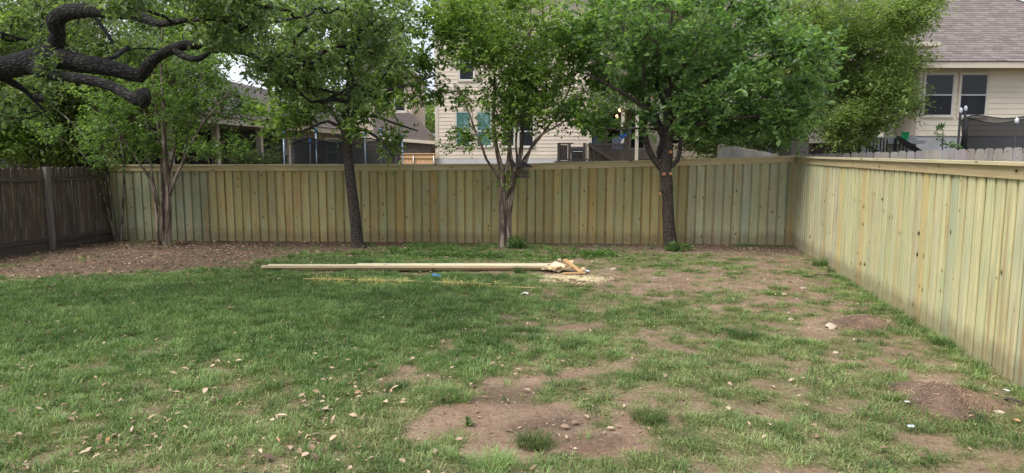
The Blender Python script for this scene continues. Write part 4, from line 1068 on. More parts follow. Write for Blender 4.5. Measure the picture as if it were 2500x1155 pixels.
MB().add([(-.5, -.55, topz + .2), (bx(1760) + .4, -.55, topz + .2), (bx(1760) + .4, 4.5, topz + .2 + pm * 5), (-.5, 4.5, topz + .2 + pm * 5), (bx(1760) + .4, 9.5, topz + .2), (-.5, 9.5, topz + .2)],
         [(0, 1, 2, 3), (3, 2, 4, 5), (0, 3, 5), (1, 4, 2), (0, 5, 4, 1)]).build('roof', M['shingle'], hB)
for a, b, bl in ((1113, 1149, True), (1164, 1200, True), (1226, 1256, False), (1266, 1303, False)):
    if bl: window(hB, bx(a), bx(b), bz(357), bz(273), -.021, .06, blind=True, upper='clear', lower='clear', rail_at=.44)
    else: window(hB, bx(a), bx(b), bz(358), bz(273), -.021, .06, rail_at=.44)
for a, b in ((1122, 1158), (1280, 1318)):
    window(hB, bx(a), bx(b), bz(196), bz(112), -.021, .06, frame='white')
# wing set back under the porch
x2, x3 = WB, bx(1760, 32.4) 
siding_wall(hB, x2, x3, bz(392), topz, 2.4, .158, (.50, .42, .34))
MB().box(x2, x3, 2.405, 9, -1.2, topz).build('wall', M['trim'], hB)
for a, b, t0_, t1_ in ((1482, 1516, 352, 245), (1539, 1574, 363, 262), (1590, 1612, 300, 250)):
    window(hB, bx(a, 32.4), bx(b, 32.4), bz(t0_, 32.4), bz(t1_, 32.4), 2.379, .10, frame='white')
MB().box(x2 - .1, bx(1580, 30), -1.2, 2.37, bz(268, 29), bz(252, 29)).build('porch_roof', M['soffit'], hB)
for px in (1520.5, 1441):
    p = bx(px, 28.9); MB().box(p - .06, p + .06, -1.15, -1.03, -1.0, bz(268, 29)).build('porch_post', M['trim'], hB)
MB().box(bx(1552, 28.9), bx(1552, 28.9) + .12, -1.15, -1.03, -1.0, bz(268, 29)).build('porch_post', M['trim'], hB)

# --- its timber deck
DY = 27.6
d0 = at(1363, 393, DY); dk_ = empty('deck', (d0.x, DY, gz1(d0.x, DY)), 0, 'dark brown timber deck with baluster railing behind the fence', 'deck')
dx = lambda px: at(px, 300, DY).x - d0.x
dz = lambda py: at(1250, py, DY).z - dk_.location.z
MB().box(dx(1362), dx(1532), 0, 2.2, dz(394) - .2, dz(394)).build('deck_floor', M['deck_wood'], dk_)
MB().box(dx(1362), dx(1400), -.03, .07, dz(352), dz(348.5)).box(dx(1440), dx(1531), -.03, .07, dz(354), dz(350.5)).build('handrail', M['deck_wood'], dk_)
MB().box(dx(1362), dx(1531), 0, .05, dz(391.5), dz(389)).build('bottom_rail', M['deck_wood'], dk_)
for px, y in ((1364.5, 349), (1391, 349), (1428, 349), (1441, 351), (1472, 375), (1529, 350)):
    p = dx(px); MB().box(p - .05, p + .05, -.02, .08, -1.0, dz(y)).build('post', M['deck_wood'], dk_)
px = 1369.0
while px < 1528:
    if not (1396 < px < 1424):
        p = dx(px); MB().box(p - .017, p + .017, .008, .04, dz(390), dz(352.5)).build('baluster', M['deck_wood'], dk_)
    px += 5.4
for px in range(1399, 1426, 6):
    p = dx(px); MB().box(p - .013, p + .013, .008, .04, dz(390), dz(378)).build('baluster', M['deck_wood'], dk_)
MB().bar((dx(1436), -.09, dz(352)), (dx(1497), -.09, dz(391)), .09, .12).build('stair_rail', M['deck_wood'], dk_)
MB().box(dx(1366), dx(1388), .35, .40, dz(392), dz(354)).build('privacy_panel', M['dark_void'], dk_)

# things on the porch
def at_base(px, py, Y): return at(px, py, Y)
tvp = at(1410, 376, 28.9); tv = empty('grill', tvp, 0, 'black covered grill on the deck between the posts', 'grill')
MB().box(-.24, .24, 0, .35, -.28, .0).build('cabinet', M['black_metal'], tv)
MB().prism([(-.27, -.02, 0.003), (-.27, .37, .003), (-.27, .33, .24), (-.27, .12, .30), (-.27, .0, .2)], (.54, 0, 0)).build('lid', M['black_metal'], tv)
MB().tube([(-.2, -.04, .1), (.2, -.04, .1)], .012, 6).build('handle', M['grey_vinyl'], tv)
def chair(px, label, flip):
    p = at(px, 391, 28.6); c = empty('patio_chair', p, .3 * flip, label, 'chair', 'patio chairs on the deck')
    mt = plain('black_sling_frame', (.03, .035, .045), .5, .2)
    MB().box(-.27, .27, -.25, .25, .38, .42).build('seat', mt, c)
    MB().prism([(-.26, .24, .44), (-.26, .27, .44), (-.26, .45, .98), (-.26, .42, .98)], (.52, 0, 0)).build('backrest', plain('blue_sling', (.02, .028, .045), .7, .2), c)
    for sx in (-1, 1):
        MB().tube([(sx * .29, -.25, 0), (sx * .29, -.22, .6), (sx * .29, .28, .62)], .015, 6).build('armrest', mt, c)
        MB().tube([(sx * .27, .26, 0), (sx * .27, .25, .42)], .015, 6).build('leg', mt, c)
    return c
chair(1462, 'patio chair with blue sling behind the stair rail of the deck', 1); chair(1505, 'patio chair at the right end of the deck beside the beige post', -1)
bp = at(1527, 330, 28.6)
cl = empty('blue_cloth', bp, 0, 'blue folded sunshade cloth hanging beside the beige porch post', 'cloth')
rb = np.random.default_rng(4); vs = []; fs = []
for ii in range(9):
    for jj in range(7):
        u, v = ii / 8, jj / 6; w_ = .17 * (1 - .65 * u) * (.5 - v)
        vs.append((-.20 + .44 * u, .05 * math.sin(v * 14 + u * 5), -.10 + .34 * u + w_ * 2 * (1 - .3 * u)))
for ii in range(8):
    for jj in range(6): k = ii * 7 + jj; fs.append((k, k + 1, k + 8, k + 7))
mb = MB(); mb.add(vs, fs); mb.add([(x, y + .012, z) for x, y, z in vs], [f[::-1] for f in fs]); mb.build('canopy', plain('blue_canvas', (.03, .12, .42), .7, .25, 12), cl, smooth=True)
MB().tube([(-.26, .02, -.16), (.34, .02, .34)], .012, 6).build('pole', M['black_metal'], cl)
em = NT('warm_bulb'); em.b.inputs['Emission Color'].default_value = (1, .62, .28, 1); em.b.inputs['Emission Strength'].default_value = 1.8; em.col((.9, .6, .3))
for px, py, lab in ((1455, 269, 'leftmost of the three warm porch bulbs'), (1513, 268, 'upper right warm porch bulb'), (1506, 283, 'lower warm porch bulb between leaves')):
    p = at(px, py, 28.8); l = empty('porch_lamp', p, 0, lab + ' hanging under the porch roof', 'lamp', 'porch bulbs')
    rr = [.02, .045, .055, .045, .02]; MB().tube([(0, 0, -.09 + .035 * k) for k in range(5)], rr, 10).build('bulb', em.m, l, smooth=True)
    MB().tube([(0, 0, .052), (0, 0, .13)], .018, 8).build('socket', M['black_metal'], l); MB().tube([(0, 0, .13), (0, 0, bz(268, 29) + oB[2] - p.z)], .004, 4).build('cord', M['black_metal'], l)

# --- long house on the left with the shaded patio
A0 = at(530, 300, 20.5); A1 = at(922, 300, 38.6)
dA = Vector((A1.x - A0.x, A1.y - A0.y, 0)); dA.normalize()
S0 = Vector((A0.x, A0.y, 0)) - dA * 2.6
rzA = math.atan2(dA.y, dA.x)
hA = empty('house', (S0.x, S0.y, .1), rzA, 'brick house with low brown roof and shaded patio at left', 'house')
LA = 21.0; EZ = 2.92 - .1
# local x runs away from us along the facade, local -y faces the yard side (right)
MB().box(8.3, LA, 0, 6, -.5, EZ - .12).build('wall', M['brick'], hA)
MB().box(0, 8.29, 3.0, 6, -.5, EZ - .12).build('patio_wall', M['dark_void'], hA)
MB().box(-.3, LA + .3, -.5, -.46, EZ - .2, EZ).build('fascia', M['fascia'], hA)
MB().box(-.3, LA + .3, -.459, 6.4, EZ - .16, EZ - .13).build('soffit', M['soffit'], hA)
MB().box(-.33, -.30, -.5, 6.5, EZ - .2, EZ).build('fascia', M['fascia'], hA)
pa = .47
MB().add([(-.4, -.55, EZ), (LA + .4, -.55, EZ), (LA + .4, 3.5, EZ + pa * 4.05), (-.4, 3.5, EZ + pa * 4.05), (LA + .4, 7.5, EZ), (-.4, 7.5, EZ)],
         [(0, 1, 2, 3), (3, 2, 4, 5), (0, 3, 5), (1, 4, 2), (5, 4, 1, 0)]).build('roof', M['shingle'], hA)
da = math.hypot(1, pa)
shingles(hA, (-.42, -.58, EZ + .004), (1, 0, 0), (0, 1 / da, pa / da), LA + .84, 4.05 * da, seed=5, tab=.45, row=.16)
MB().box(-.02, 8.2, -.05, 3, -.5, .72).build('patio_floor', M['concrete'], hA)
for t in (.1, 2.6, 5.6, 8.0):
    MB().box(t - .09, t + .09, -.02, .16, .72, EZ - .17).build('patio_post', M['trim'], hA)
MB().box(.2, 8.0, .02, .08, 1.66, 1.73).build('handrail', M['deck_wood'], hA)
mb = MB(); t = .3
while t < 8: mb.box(t, t + .02, .035, .06, .76, 1.66); t += .13
mb.build('balusters', M['deck_wood'], hA)
# near end wall of siding left of the patio
MB().box(-.15, .02, 1.35, 1.75, -.5, EZ - .17).build('end_pillar', M['trim'], hA)
# windows in the brick: built in a frame turned to the facade (local -y outward)
for px in (809, 861, 905):
    r_ = ray(px, 330); k = r_[0] / r_[1]
    t = (k * S0.y - S0.x) / (dA.x - k * dA.y)
    window(hA, t - .75, t + .75, 1.35, 2.35, -.002, .12, blind=True, frame='white', upper='clear', lower='clear')
# upper storey and right-hand wing
UY = 33.0
ux0, ux1 = at(850, 250, UY), at(1005, 250, UY)
up_ = empty('house', (ux0.x, UY, .3), 0, 'upper storey gable with tall window seen past the single-trunk tree', 'house')
uW = ux1.x - ux0.x; uz = lambda py: at(900, py, UY).z - .3
siding_wall(up_, 0, uW, uz(345), uz(185), 0, .17, (.52, .44, .36))
MB().box(0, uW, .005, 5, -.8, uz(185)).build('wall', M['trim'], up_)
window(up_, at(963, 250, UY).x - ux0.x, at(990, 250, UY).x - ux0.x, uz(272), uz(214), -.021, .08)
MB().prism([(-.4, -.4, uz(185)), (uW + .3, -.4, uz(185)), (uW / 2, -.4, uz(120))], (0, 5.6, 0)).build('roof', M['shingle'], up_)
MB().bar((-.45, -.43, uz(184)), (uW / 2, -.43, uz(119)), .05, .16).bar((uW + .35, -.43, uz(184)), (uW / 2, -.43, uz(119)), .05, .16).build('fascia', M['fascia'], up_)
wx1 = at(1072, 300, UY).x - ux0.x; wxm = at(985, 300, UY).x - ux0.x
MB().box(wxm, wx1 - .3, -1.0, 4, -.8, uz(344)).build('wing_wall', M['brick'], up_)
MB().prism([(at(925, 300, UY).x - ux0.x, -1.4, uz(338)), (wx1, -1.4, uz(350)), (wx1, -1.4, uz(344)), (uW + .1, -1.4, uz(280)), (at(925, 300, UY).x - ux0.x, -1.4, uz(280))], (0, 1.38, 0)).build('wing_roof', M['shingle'], up_)
MB().bar((at(925, 300, UY).x - ux0.x, -1.43, uz(338)), (wx1 + .05, -1.43, uz(350)), .04, .14).build('wing_fascia', M['fascia'], up_)

# ------------------------------------------------------------------ trampolines
nm_ = NT('safety_net'); nb = nm_.n('BsdfTransparent'); nm_.col((.02, .021, .026)); nm_.rough(.8)
nx = nm_.n('MixShader', {0: .72, 1: nb.outputs[0], 2: nm_.b.outputs[0]}); nm_.t.links.new(nx.outputs[0], nm_.out.inputs['Surface'])
M['net'] = nm_.m
M['pole_blue'] = plain('pale_blue_steel', (.30, .40, .50), .4, .1, metallic=.3)
M['cap_blue'] = plain('blue_plastic_cap', (.02, .22, .62), .35, .1)
M['cap_grey'] = plain('pale_grey_plastic', (.50, .54, .60), .4, .08)
M['foam_black'] = plain('black_foam_sleeve', (.022, .022, .026), .7, .2)
def trampoline(name, label, poles, centre, rad, ztop, zmat, pole_mat, cap_mat, prad, sleeve=None, net_k=28, net_arc=(0, 2 * math.pi)):
    base = Vector((centre.x, centre.y, gz1(centre.x, centre.y))); r = empty(name, base, 0, label, 'trampoline')
    for k, (P) in enumerate(poles):
        q = P - base
        MB().tube([(q.x, q.y, 0), (q.x, q.y, q.z)], prad, 10).build('pole', pole_mat, r, smooth=True)
        MB().tube([(q.x, q.y, q.z - .02), (q.x, q.y, q.z + .03), (q.x, q.y, q.z + .08), (q.x, q.y, q.z + .12)], [prad * 1.25, prad * 1.65, prad * 1.5, prad * .5], 10).build('cap', cap_mat, r, smooth=True)
        if sleeve is not None and k in sleeve:
            MB().tube([(q.x + .02, q.y - .01, zmat), (q.x + .03, q.y - .01, q.z - .14)], [.065, .045], 10).build('sleeve', M['foam_black'], r, smooth=True)
    V_ = []; F_ = []
    for i_ in range(net_k + 1):
        a_ = net_arc[0] + (net_arc[1] - net_arc[0]) * i_ / net_k
        sag = .06 * math.cos(a_ * 6)
        for jj, z in enumerate((zmat + .02, (zmat + ztop) / 2, ztop + sag)):
            rr = rad * (1 - .03 * (jj == 1)); V_.append((rr * math.cos(a_), rr * math.sin(a_), z - base.z if False else z))
    for i_ in range(net_k):
        for jj in range(2): k = i_ * 3 + jj; F_.append((k, k + 3, k + 4, k + 1))
    mb = MB(); mb.add(V_, F_); mb.build('net', M['net'], r, smooth=True)
    MB().tube([(rad * math.cos(a_), rad * math.sin(a_), ztop + .06 * math.cos(a_ * 6)) for a_ in np.linspace(net_arc[0], net_arc[1], 48)], .014, 5).build('net_binding', M['foam_black'], r)
    ring = [(rad * 1.02 * math.cos(a_), rad * 1.02 * math.sin(a_), zmat) for a_ in np.linspace(0, 2 * math.pi, 33)]
    MB().tube(ring, .03, 6).build('frame_ring', M['foam_black'], r, smooth=True)
    MB().tube([(0, 0, zmat - .004), (0, 0, zmat + .004)], rad * .93, 32).build('mat', M['foam_black'], r)
    return r
cA = at(850, 380, 20.3)
trampoline('trampoline', 'trampoline with pale poles, blue caps and dark net before the brick house',
           [at(771, 322, 18.9), at(757, 349, 21.6), at(692, 331, 19.8), at(891, 329, 21.4), at(930, 322, 19.4), at(982, 340, 20.6)], cA, 1.55, 2.05, 1.2, M['pole_blue'], M['cap_blue'], .022)
cBt = at(2545, 380, 17.6)
trampoline('trampoline', 'trampoline with black poles and black net before the beige house at right',
           [at(2345, 275, 16.9), at(2357, 270, 17.3), at(2482, 300, 15.95), at(2640, 270, 16.2)], cBt, 1.8, at(2450, 279, 16).z - gz1(cBt.x, cBt.y), at(2450, 372, 16).z - gz1(cBt.x, cBt.y), M['foam_black'], M['cap_grey'], .026, sleeve=(1,))

# ------------------------------------------------------------------ bird feeder in the middle tree
bf = at(1278, 418, Y4 - .22); feeder = empty('bird_feeder', bf, .2, 'small black house-shaped bird feeder hanging in the middle crape myrtle', 'bird feeder')
mk = M['black_metal']
MB().prism([(-.17, -.10, .075), (.17, -.10, .075), (.15, -.10, .10), (0, -.10, .19), (-.15, -.10, .10)], (0, .2, 0)).build('roof', mk, feeder)
MB().box(-.11, .11, -.08, .08, -.125, -.105).build('tray', mk, feeder)
mb = MB()
for k in range(7):
    x = -.10 + k * .033
    mb.box(x - .004, x + .004, -.075, -.067, -.105, .075); mb.box(x - .004, x + .004, .067, .075, -.105, .075)
for z in (-.05, .01): mb.box(-.104, .104, -.077, -.069, z, z + .008)
mb.build('cage', mk, feeder)
MB().box(-.055, .055, -.04, .04, -.104, .03).build('seed_block', plain('bird_seed', (.20, .17, .12), .9, .4, 60), feeder)
MB().tube([(0, 0, .185), (0, 0, .32), (-.03, .03, .40)], .004, 5).build('hook', mk, feeder)
# ------------------------------------------------------------------ earth mounds
md = NT('loose_dug_earth'); pp = md.obj()
mn = md.noise(pp, 5.0, 4); mn2 = md.noise(pp, 45.0, 3)
mc = md.ramp(md.math('ADD', md.math('MULTIPLY', mn, .6), md.math('MULTIPLY', mn2, .4)), [(.35, (.080, .054, .040)), (.52, (.16, .108, .078)), (.68, (.27, .175, .11))])
mv = md.n('TexVoronoi', {'Vector': pp, 'Scale': 55.0}).outputs['Distance']
md.col(md.mix(md.ramp(mv, [(.12, .6), (.24, 0.0)]), mc, (.42, .30, .20))); md.rough(.95); md.bump(md.math('ADD', mn2, md.math('MULTIPLY', mv, -.6)), 1.0, .02)
M['mound'] = md.m
def chips_on(root, fn, cx_, cy_, rx, ry, n, size, mat, rng):
    a = rng.random(n) * 2 * np.pi; r = rng.random(n) ** .6
    x = cx_ + np.cos(a) * r * rx; y = cy_ + np.sin(a) * r * ry; z = fn(x, y) + .004
    return x, y, z
def flakes(name, x, y, z, ln, wd, mat, rng, parent=None, tilt=.35, curl=.2):
    n = len(x); base = np.stack([x, y, z], 1); a = rng.random(n) * 2 * np.pi
    d = unit(np.stack([np.cos(a), np.sin(a), rng.normal(size=n) * tilt * .6], 1)); nr = unit(np.stack([rng.normal(size=n) * tilt, rng.normal(size=n) * tilt, np.ones(n)], 1))
    return leaves_mesh(name, base, d, nr, ln, wd, mat, rng, 0)
def tone_mat(name, stops, rough=.8):
    m = NT(name); m.col(m.ramp(m.attr('tone'), stops)); m.rough(rough); return m.m
M['chip'] = tone_mat('wood_and_stone_chips', [(0, (.16, .10, .06)), (.5, (.38, .26, .16)), (1, (.58, .47, .34))])
M['dead_leaf'] = tone_mat('dead_oak_leaf', [(0, (.055, .034, .022)), (.35, (.14, .090, .058)), (.65, (.25, .175, .115)), (.9, (.42, .32, .22)), (1, (.30, .14, .06))], .65)  # darker leaf copy: shade over the litter bed put into the colour
def mound(label, cx_, cy_, rx, ry, h, seed):
    c = gnd(cx_, cy_); e = gnd(cx_ + rx, cy_); A = gnd(cx_, cy_ - ry); B = gnd(cx_, cy_ + ry)
    Rx = e.x - c.x; Ry = (A.y - B.y) / 2; cy0 = (A.y + B.y) / 2
    rng = np.random.default_rng(seed)
    nr, na = 26, 72; V = []; F = []
    def hf(u, ang):
        edge = 1 + .18 * math.sin(3 * ang + seed) + .1 * math.sin(5 * ang + 2 * seed)
        return edge
    root = empty('earth_mound', (c.x, cy0, gz1(c.x, cy0)), 0, label, 'mound')
    for i_ in range(nr + 1):
        u = i_ / nr
        for k in range(na):
            a_ = 2 * math.pi * k / na; ed = hf(u, a_)
            x = c.x + math.cos(a_) * Rx * u * ed; y = cy0 + math.sin(a_) * Ry * u * ed
            hh = h * (math.cos(math.pi * min(u, 1)) * .5 + .5) ** .9
            z = gz1(x, y) + hh + (mnoise.noise(Vector((x * 9, y * 9, seed))) * .018 + mnoise.noise(Vector((x * 30, y * 30, seed))) * .009) * (1 - u ** 3) - .012 * u ** 4
            V.append((x - c.x, y - cy0, z - root.location.z))
    for i_ in range(nr):
        for k in range(na):
            F.append((i_ * na + k, (i_ + 1) * na + k, (i_ + 1) * na + (k + 1) % na, i_ * na + (k + 1) % na))
    me_ = fast_mesh('soil', V, None, F, [M['mound']], True); link('soil', me_, root)
    n = 900; a_ = rng.random(n) * 2 * np.pi; u = rng.random(n) ** .6 * .95
    x = c.x + np.cos(a_) * Rx * u; y = cy0 + np.sin(a_) * Ry * u
    z = gz(x, y) + h * (np.cos(np.pi * u) * .5 + .5) ** .9 + .006
    ch = flakes('wood_chips', x - c.x, y - cy0, z - root.location.z, .006 + .022 * rng.random(n) ** 3, .004 + .005 * rng.random(n), M['chip'], rng)
    tag(link('wood_chips', ch, root), kind='stuff')
mound('larger mound of loose brown earth nearest the right-hand fence', 2310, 985, 138, 48, .13, 2)
mound('low reddish earth mound farther along the right-hand fence', 2110, 792, 100, 19, .09, 5)

# ------------------------------------------------------------------ grass
def blade_tuft(rng, n, rad, h, w, bend, flat=0.0):
    V = []; F3 = []; F4 = []
    for _ in range(n):
        a = rng.random() * 2 * np.pi; r = rad * rng.random() ** .6
        bx_, by_ = r * math.cos(a), r * math.sin(a)
        hh = h * (.45 + .75 * rng.random()); la = rng.random() * 2 * np.pi * .5 + a - np.pi / 2
        ld = np.array([math.cos(la), math.sin(la), 0]); sd_ = np.array([-ld[1], ld[0], 0]); ww = w * (.7 + .6 * rng.random())
        b = bend * (.4 + rng.random()); n0 = len(V)
        for s, wf in ((0, 1.0), (.45, .9), (.8, .55)):
            out = b * hh * s ** 1.7; up_ = hh * s * (1 - flat) * (1 - .35 * b * s)
            c = np.array([bx_, by_, up_ - .006]) + ld * (out + flat * hh * s)
            V += [c - sd_ * ww * wf / 2, c + sd_ * ww * wf / 2]
        s = 1.0; V.append(np.array([bx_, by_, hh * (1 - flat) * (1 - .5 * b) - .006]) + ld * (b * hh + flat * hh))
        F4 += [(n0, n0 + 1, n0 + 3, n0 + 2), (n0 + 2, n0 + 3, n0 + 5, n0 + 4)]; F3.append((n0 + 4, n0 + 5, n0 + 6))
    return np.array(V), F3, F4
def grass_mat(name, stops, tr=.35):
    m = NT(name); pos = m.n('NewGeometry').outputs['Position']; r_ = m.n('ObjectInfo').outputs['Random']
    n1 = m.noise(pos, .8, 3); n2 = m.noise(pos, 60.0, 2)
    f = m.math('ADD', m.math('MULTIPLY', n1, .28), m.math('ADD', m.math('MULTIPLY', n2, .45), m.math('MULTIPLY', r_, .27)))
    c = m.ramp(f, stops); m.col(c); m.rough(.55); m.b.inputs['Specular IOR Level'].default_value = .25
    t = m.n('BsdfTranslucent', {'Color': m.mix(1.0, c, (1.3, 1.4, .7), 'MULTIPLY')})
    mx = m.n('MixShader', {0: tr, 1: m.b.outputs[0], 2: t.outputs[0]}); m.t.links.new(mx.outputs[0], m.out.inputs['Surface'])
    return m.m
M['grass_a'] = grass_mat('lawn_grass_deep', [(.30, (.032, .070, .023)), (.47, (.092, .168, .050)), (.63, (.26, .37, .14))])
M['grass_b'] = grass_mat('lawn_grass_bright', [(.32, (.060, .095, .030)), (.48, (.150, .200, .062)), (.63, (.36, .42, .19))])
M['grass_dry'] = grass_mat('dry_grass', [(.28, (.17, .135, .07)), (.5, (.30, .25, .14)), (.72, (.45, .38, .24))], .2)
coll = bpy.data.collections.new('grass_tuft_kinds')
kinds = []
rg = np.random.default_rng(2)
for k in range(10):
    if k < 4: spec = (26, .075, .085, .0048, .75, 0, 'grass_a')
    elif k < 7: spec = (22, .065, .062, .0042, .9, .1, 'grass_b')
    elif k < 9: spec = (16, .07, .055, .003, .8, .75, 'grass_dry')
    else: spec = (34, .06, .13, .005, .8, 0, 'grass_a')
    V, F3, F4_ = blade_tuft(rg, *spec[:6]); me_ = fast_mesh('grass_tuft_%02d' % k, V, F3, F4_, [M[spec[6]]], False)
    o = bpy.data.objects.new('grass_tuft_%02d' % k, me_); coll.objects.link(o)
def inside_yard(x, y):
    yl = FB_CORNER.y + (FB_LEFT.y - FB_CORNER.y) * (FB_CORNER.x - x) / (FB_CORNER.x - FB_LEFT.x)
    kx = (LR.b.x - LR.a.x) / (LR.b.y - LR.a.y); xr = LR.a.x + (y - LR.a.y) * kx
    kl = (LL.b.x - LL.a.x) / (LL.b.y - LL.a.y); xl = LL.b.x + (y - LL.b.y) * kl
    return (y < yl - .06) & (x < xr - .05) & (x > xl + .07)
NP_ = 110000
x = rg.uniform(-10.5, 6.2, NP_); y = rg.uniform(2.6, 15.4, NP_)
keep = inside_yard(x, y) & (np.abs(x) < y * .80 + 1.6)
x, y = x[keep], y[keep]
# thinner far away, where one tuft covers less than a pixel row
cvv = cover(x, y)
near = np.clip(1.25 - (y - 4) * .055, .62, 1)
p = np.clip((cvv - .10) * 1.05, 0, 1) ** 1.25 * near
keep = rg.random(len(x)) < p
x, y, cvv = x[keep], y[keep], cvv[keep]
lush = sstep(1.4, -1.2, x + (fbm(x, y, 1.2) - .5) * 1.5) * sstep(5.0, 6.8, y + (fbm(x, y, 1.0) - .5) * 2)
u = rg.random(len(x))
idx = np.where(u < .18 + .55 * lush, rg.integers(0, 4, len(x)), rg.integers(4, 7, len(x)))
dryp = .27 + .20 * (1 - np.clip(cvv, 0, 1)) + .10 * sstep(0, 2.5, x) - .15 * lush
idx = np.where(rg.random(len(x)) < dryp, rg.integers(7, 9, len(x)), idx)
kfence = np.abs(line_side((x, y), FB_CORNER, FR_NEAR)) < .16
idx = np.where(kfence & (rg.random(len(x)) < .12), 9, idx)
scl = (.55 + .45 * np.clip(cvv, 0, 1.1)) * (.7 + .5 * rg.random(len(x)))
scl = np.where(y > 10, scl * .9, scl)
rot = rg.random(len(x)) * 6.283
print('grass tufts', len(x))
P = np.stack([x, y, gz(x, y)], 1)
gme = bpy.data.meshes.new('grass'); gme.vertices.add(len(P)); gme.vertices.foreach_set('co', P.astype(np.float32).ravel())
for nm, typ, arr in (('pick', 'INT', idx), ('size', 'FLOAT', scl), ('turn', 'FLOAT', rot)):
    a_ = gme.attributes.new(nm, typ, 'POINT'); a_.data.foreach_set('value', arr.astype(np.int32 if typ == 'INT' else np.float32))
for k in ('grass_a', 'grass_b', 'grass_dry'): gme.materials.append(M[k])
gob = tag(link('grass', gme), 'patchy green lawn grass over the yard', 'grass', kind='stuff')
ng = bpy.data.node_groups.new('scatter_grass', 'GeometryNodeTree')
ng.interface.new_socket('Geometry', in_out='INPUT', socket_type='NodeSocketGeometry'); ng.interface.new_socket('Geometry', in_out='OUTPUT', socket_type='NodeSocketGeometry')
gi = ng.nodes.new('NodeGroupInput'); go = ng.nodes.new('NodeGroupOutput')
iop = ng.nodes.new('GeometryNodeInstanceOnPoints'); ci = ng.nodes.new('GeometryNodeCollectionInfo'); ci.inputs['Collection'].default_value = coll
ci.inputs['Separate Children'].default_value = True; ci.inputs['Reset Children'].default_value = True
def nattr(nm, dt):
    n_ = ng.nodes.new('GeometryNodeInputNamedAttribute'); n_.data_type = dt; n_.inputs['Name'].default_value = nm; return n_.outputs['Attribute']
cx_ = ng.nodes.new('ShaderNodeCombineXYZ'); ng.links.new(nattr('turn', 'FLOAT'), cx_.inputs['Z'])
ng.links.new(gi.outputs[0], iop.inputs['Points']); ng.links.new(ci.outputs[0], iop.inputs['Instance']); iop.inputs['Pick Instance'].default_value = True
ng.links.new(nattr('pick', 'INT'), iop.inputs['Instance Index']); ng.links.new(cx_.outputs[0], iop.inputs['Rotation']); ng.links.new(nattr('size', 'FLOAT'), iop.inputs['Scale'])
ng.links.new(iop.outputs[0], go.inputs[0])
gmod = gob.modifiers.new('scatter', 'NODES'); gmod.node_group = ng

# tall single tussocks
def tussock(px, py, rad, h, n, label, seed, mat='grass_a', bend=1.0):
    c = gnd(px, py); V, F3, F4_ = blade_tuft(np.random.default_rng(seed), n, rad, h, .0042, bend)
    o = link('grass_tuft', fast_mesh('grass_tuft', V, F3, F4_, [M[mat]], False), None, (c.x, c.y, gz1(c.x, c.y))); tag(o, label, 'grass tuft'); return o
tussock(1303, 1086, .10, .13, 330, 'round tuft of long grass alone in the bare earth patch', 1, 'grass_b')
tussock(1205, 1140, .13, .13, 330, 'spreading grass tuft at the near edge of the bare patch', 2)
tussock(1812, 822, .16, .13, 360, 'taller dark grass tuft standing right of centre in the thin lawn', 3)
tussock(2003, 650, .13, .22, 260, 'tall grass tuft at the foot of the right fence near the corner', 4, bend=.7)
tussock(1585, 1020, .12, .11, 260, 'low grass tuft at the right rim of the bare patch', 5, 'grass_b')
tussock(890, 640, .12, .12, 200, 'grass tuft just behind the sawn timbers', 6)
tussock(1270, 668, .09, .15, 160, 'grass tuft growing up against the right end of the timbers', 7, bend=.8)
tussock(1900, 706, .14, .09, 240, 'small grass tuft in the stony bare area', 8, 'grass_b')
tussock(1640, 610, .14, .14, 200, 'dark grass tuft around the foot of the stout tree', 9)

# leafy weeds: stuff along the back fence and the clump by the middle tree
rw = np.random.default_rng(9)
wx, wy = [], []
for (px, py, rx, ry, n) in ((1010, 612, 120, 8, 130), (1150, 628, 100, 5, 120), (1330, 625, 230, 8, 520), (1500, 622, 100, 8, 150), (930, 622, 60, 5, 110), (1040, 628, 50, 4, 80)):
    e = ell(px, py, rx, ry); a_ = rw.random(n) * 2 * np.pi; r = rw.random(n) ** .5
    wx.append(e[0] + np.cos(a_) * r * e[2]); wy.append(e[1] + np.sin(a_) * r * e[3])
wx = np.concatenate(wx); wy = np.concatenate(wy); k_ = fbm(wx, wy, .35) > .50; wx, wy = wx[k_], wy[k_]
rep = 5; X_ = np.repeat(wx, rep) + rw.normal(size=len(wx) * rep) * .025; Y_ = np.repeat(wy, rep) + rw.normal(size=len(wx) * rep) * .025
n = len(X_); Z_ = gz(X_, Y_) + .02 + rw.random(n) * .08
a_ = rw.random(n) * 2 * np.pi; d = unit(np.stack([np.cos(a_), np.sin(a_), rw.normal(size=n) * .3], 1)); nr = unit(np.stack([rw.normal(size=n) * .4, rw.normal(size=n) * .4, np.ones(n)], 1))
o = link('weeds', leaves_mesh('weeds', np.stack([X_, Y_, Z_], 1), d, nr, .03 + .03 * rw.random(n), .022 + .018 * rw.random(n), M['leaf_weed'], rw)); tag(o, 'low bright green leafy weeds in front of the back fence', 'weeds', kind='stuff')
def leafy_plant(px, py, r_, h, n, label, seed, lf=(.05, .03)):
    rng = np.random.default_rng(seed); c = gnd(px, py); root = empty('leafy_plant', (c.x, c.y, gz1(c.x, c.y)), 0, label, 'plant')
    q = unit(rng.normal(size=(n, 3))) * rng.random((n, 1)) ** .4; b = q * [r_, r_ * .7, h / 2] + [0, 0, h / 2 + .01]
    d = unit(q * [1, 1, .4] + rng.normal(size=(n, 3)) * .4); nr = unit(rng.normal(size=(n, 3)) * .4 + [0, 0, 1])
    link('foliage', leaves_mesh('foliage', b, d, nr, lf[0] * (.6 + .8 * rng.random(n)), lf[1] * (.7 + .5 * rng.random(n)), M['leaf_weed'], rng), root)
    mb = MB()
    for k in range(9): mb.tube([(0, 0, 0), tuple(b[k] * .6), tuple(b[k])], .003, 4)
    mb.build('stems', M['leaf_weed'], root)
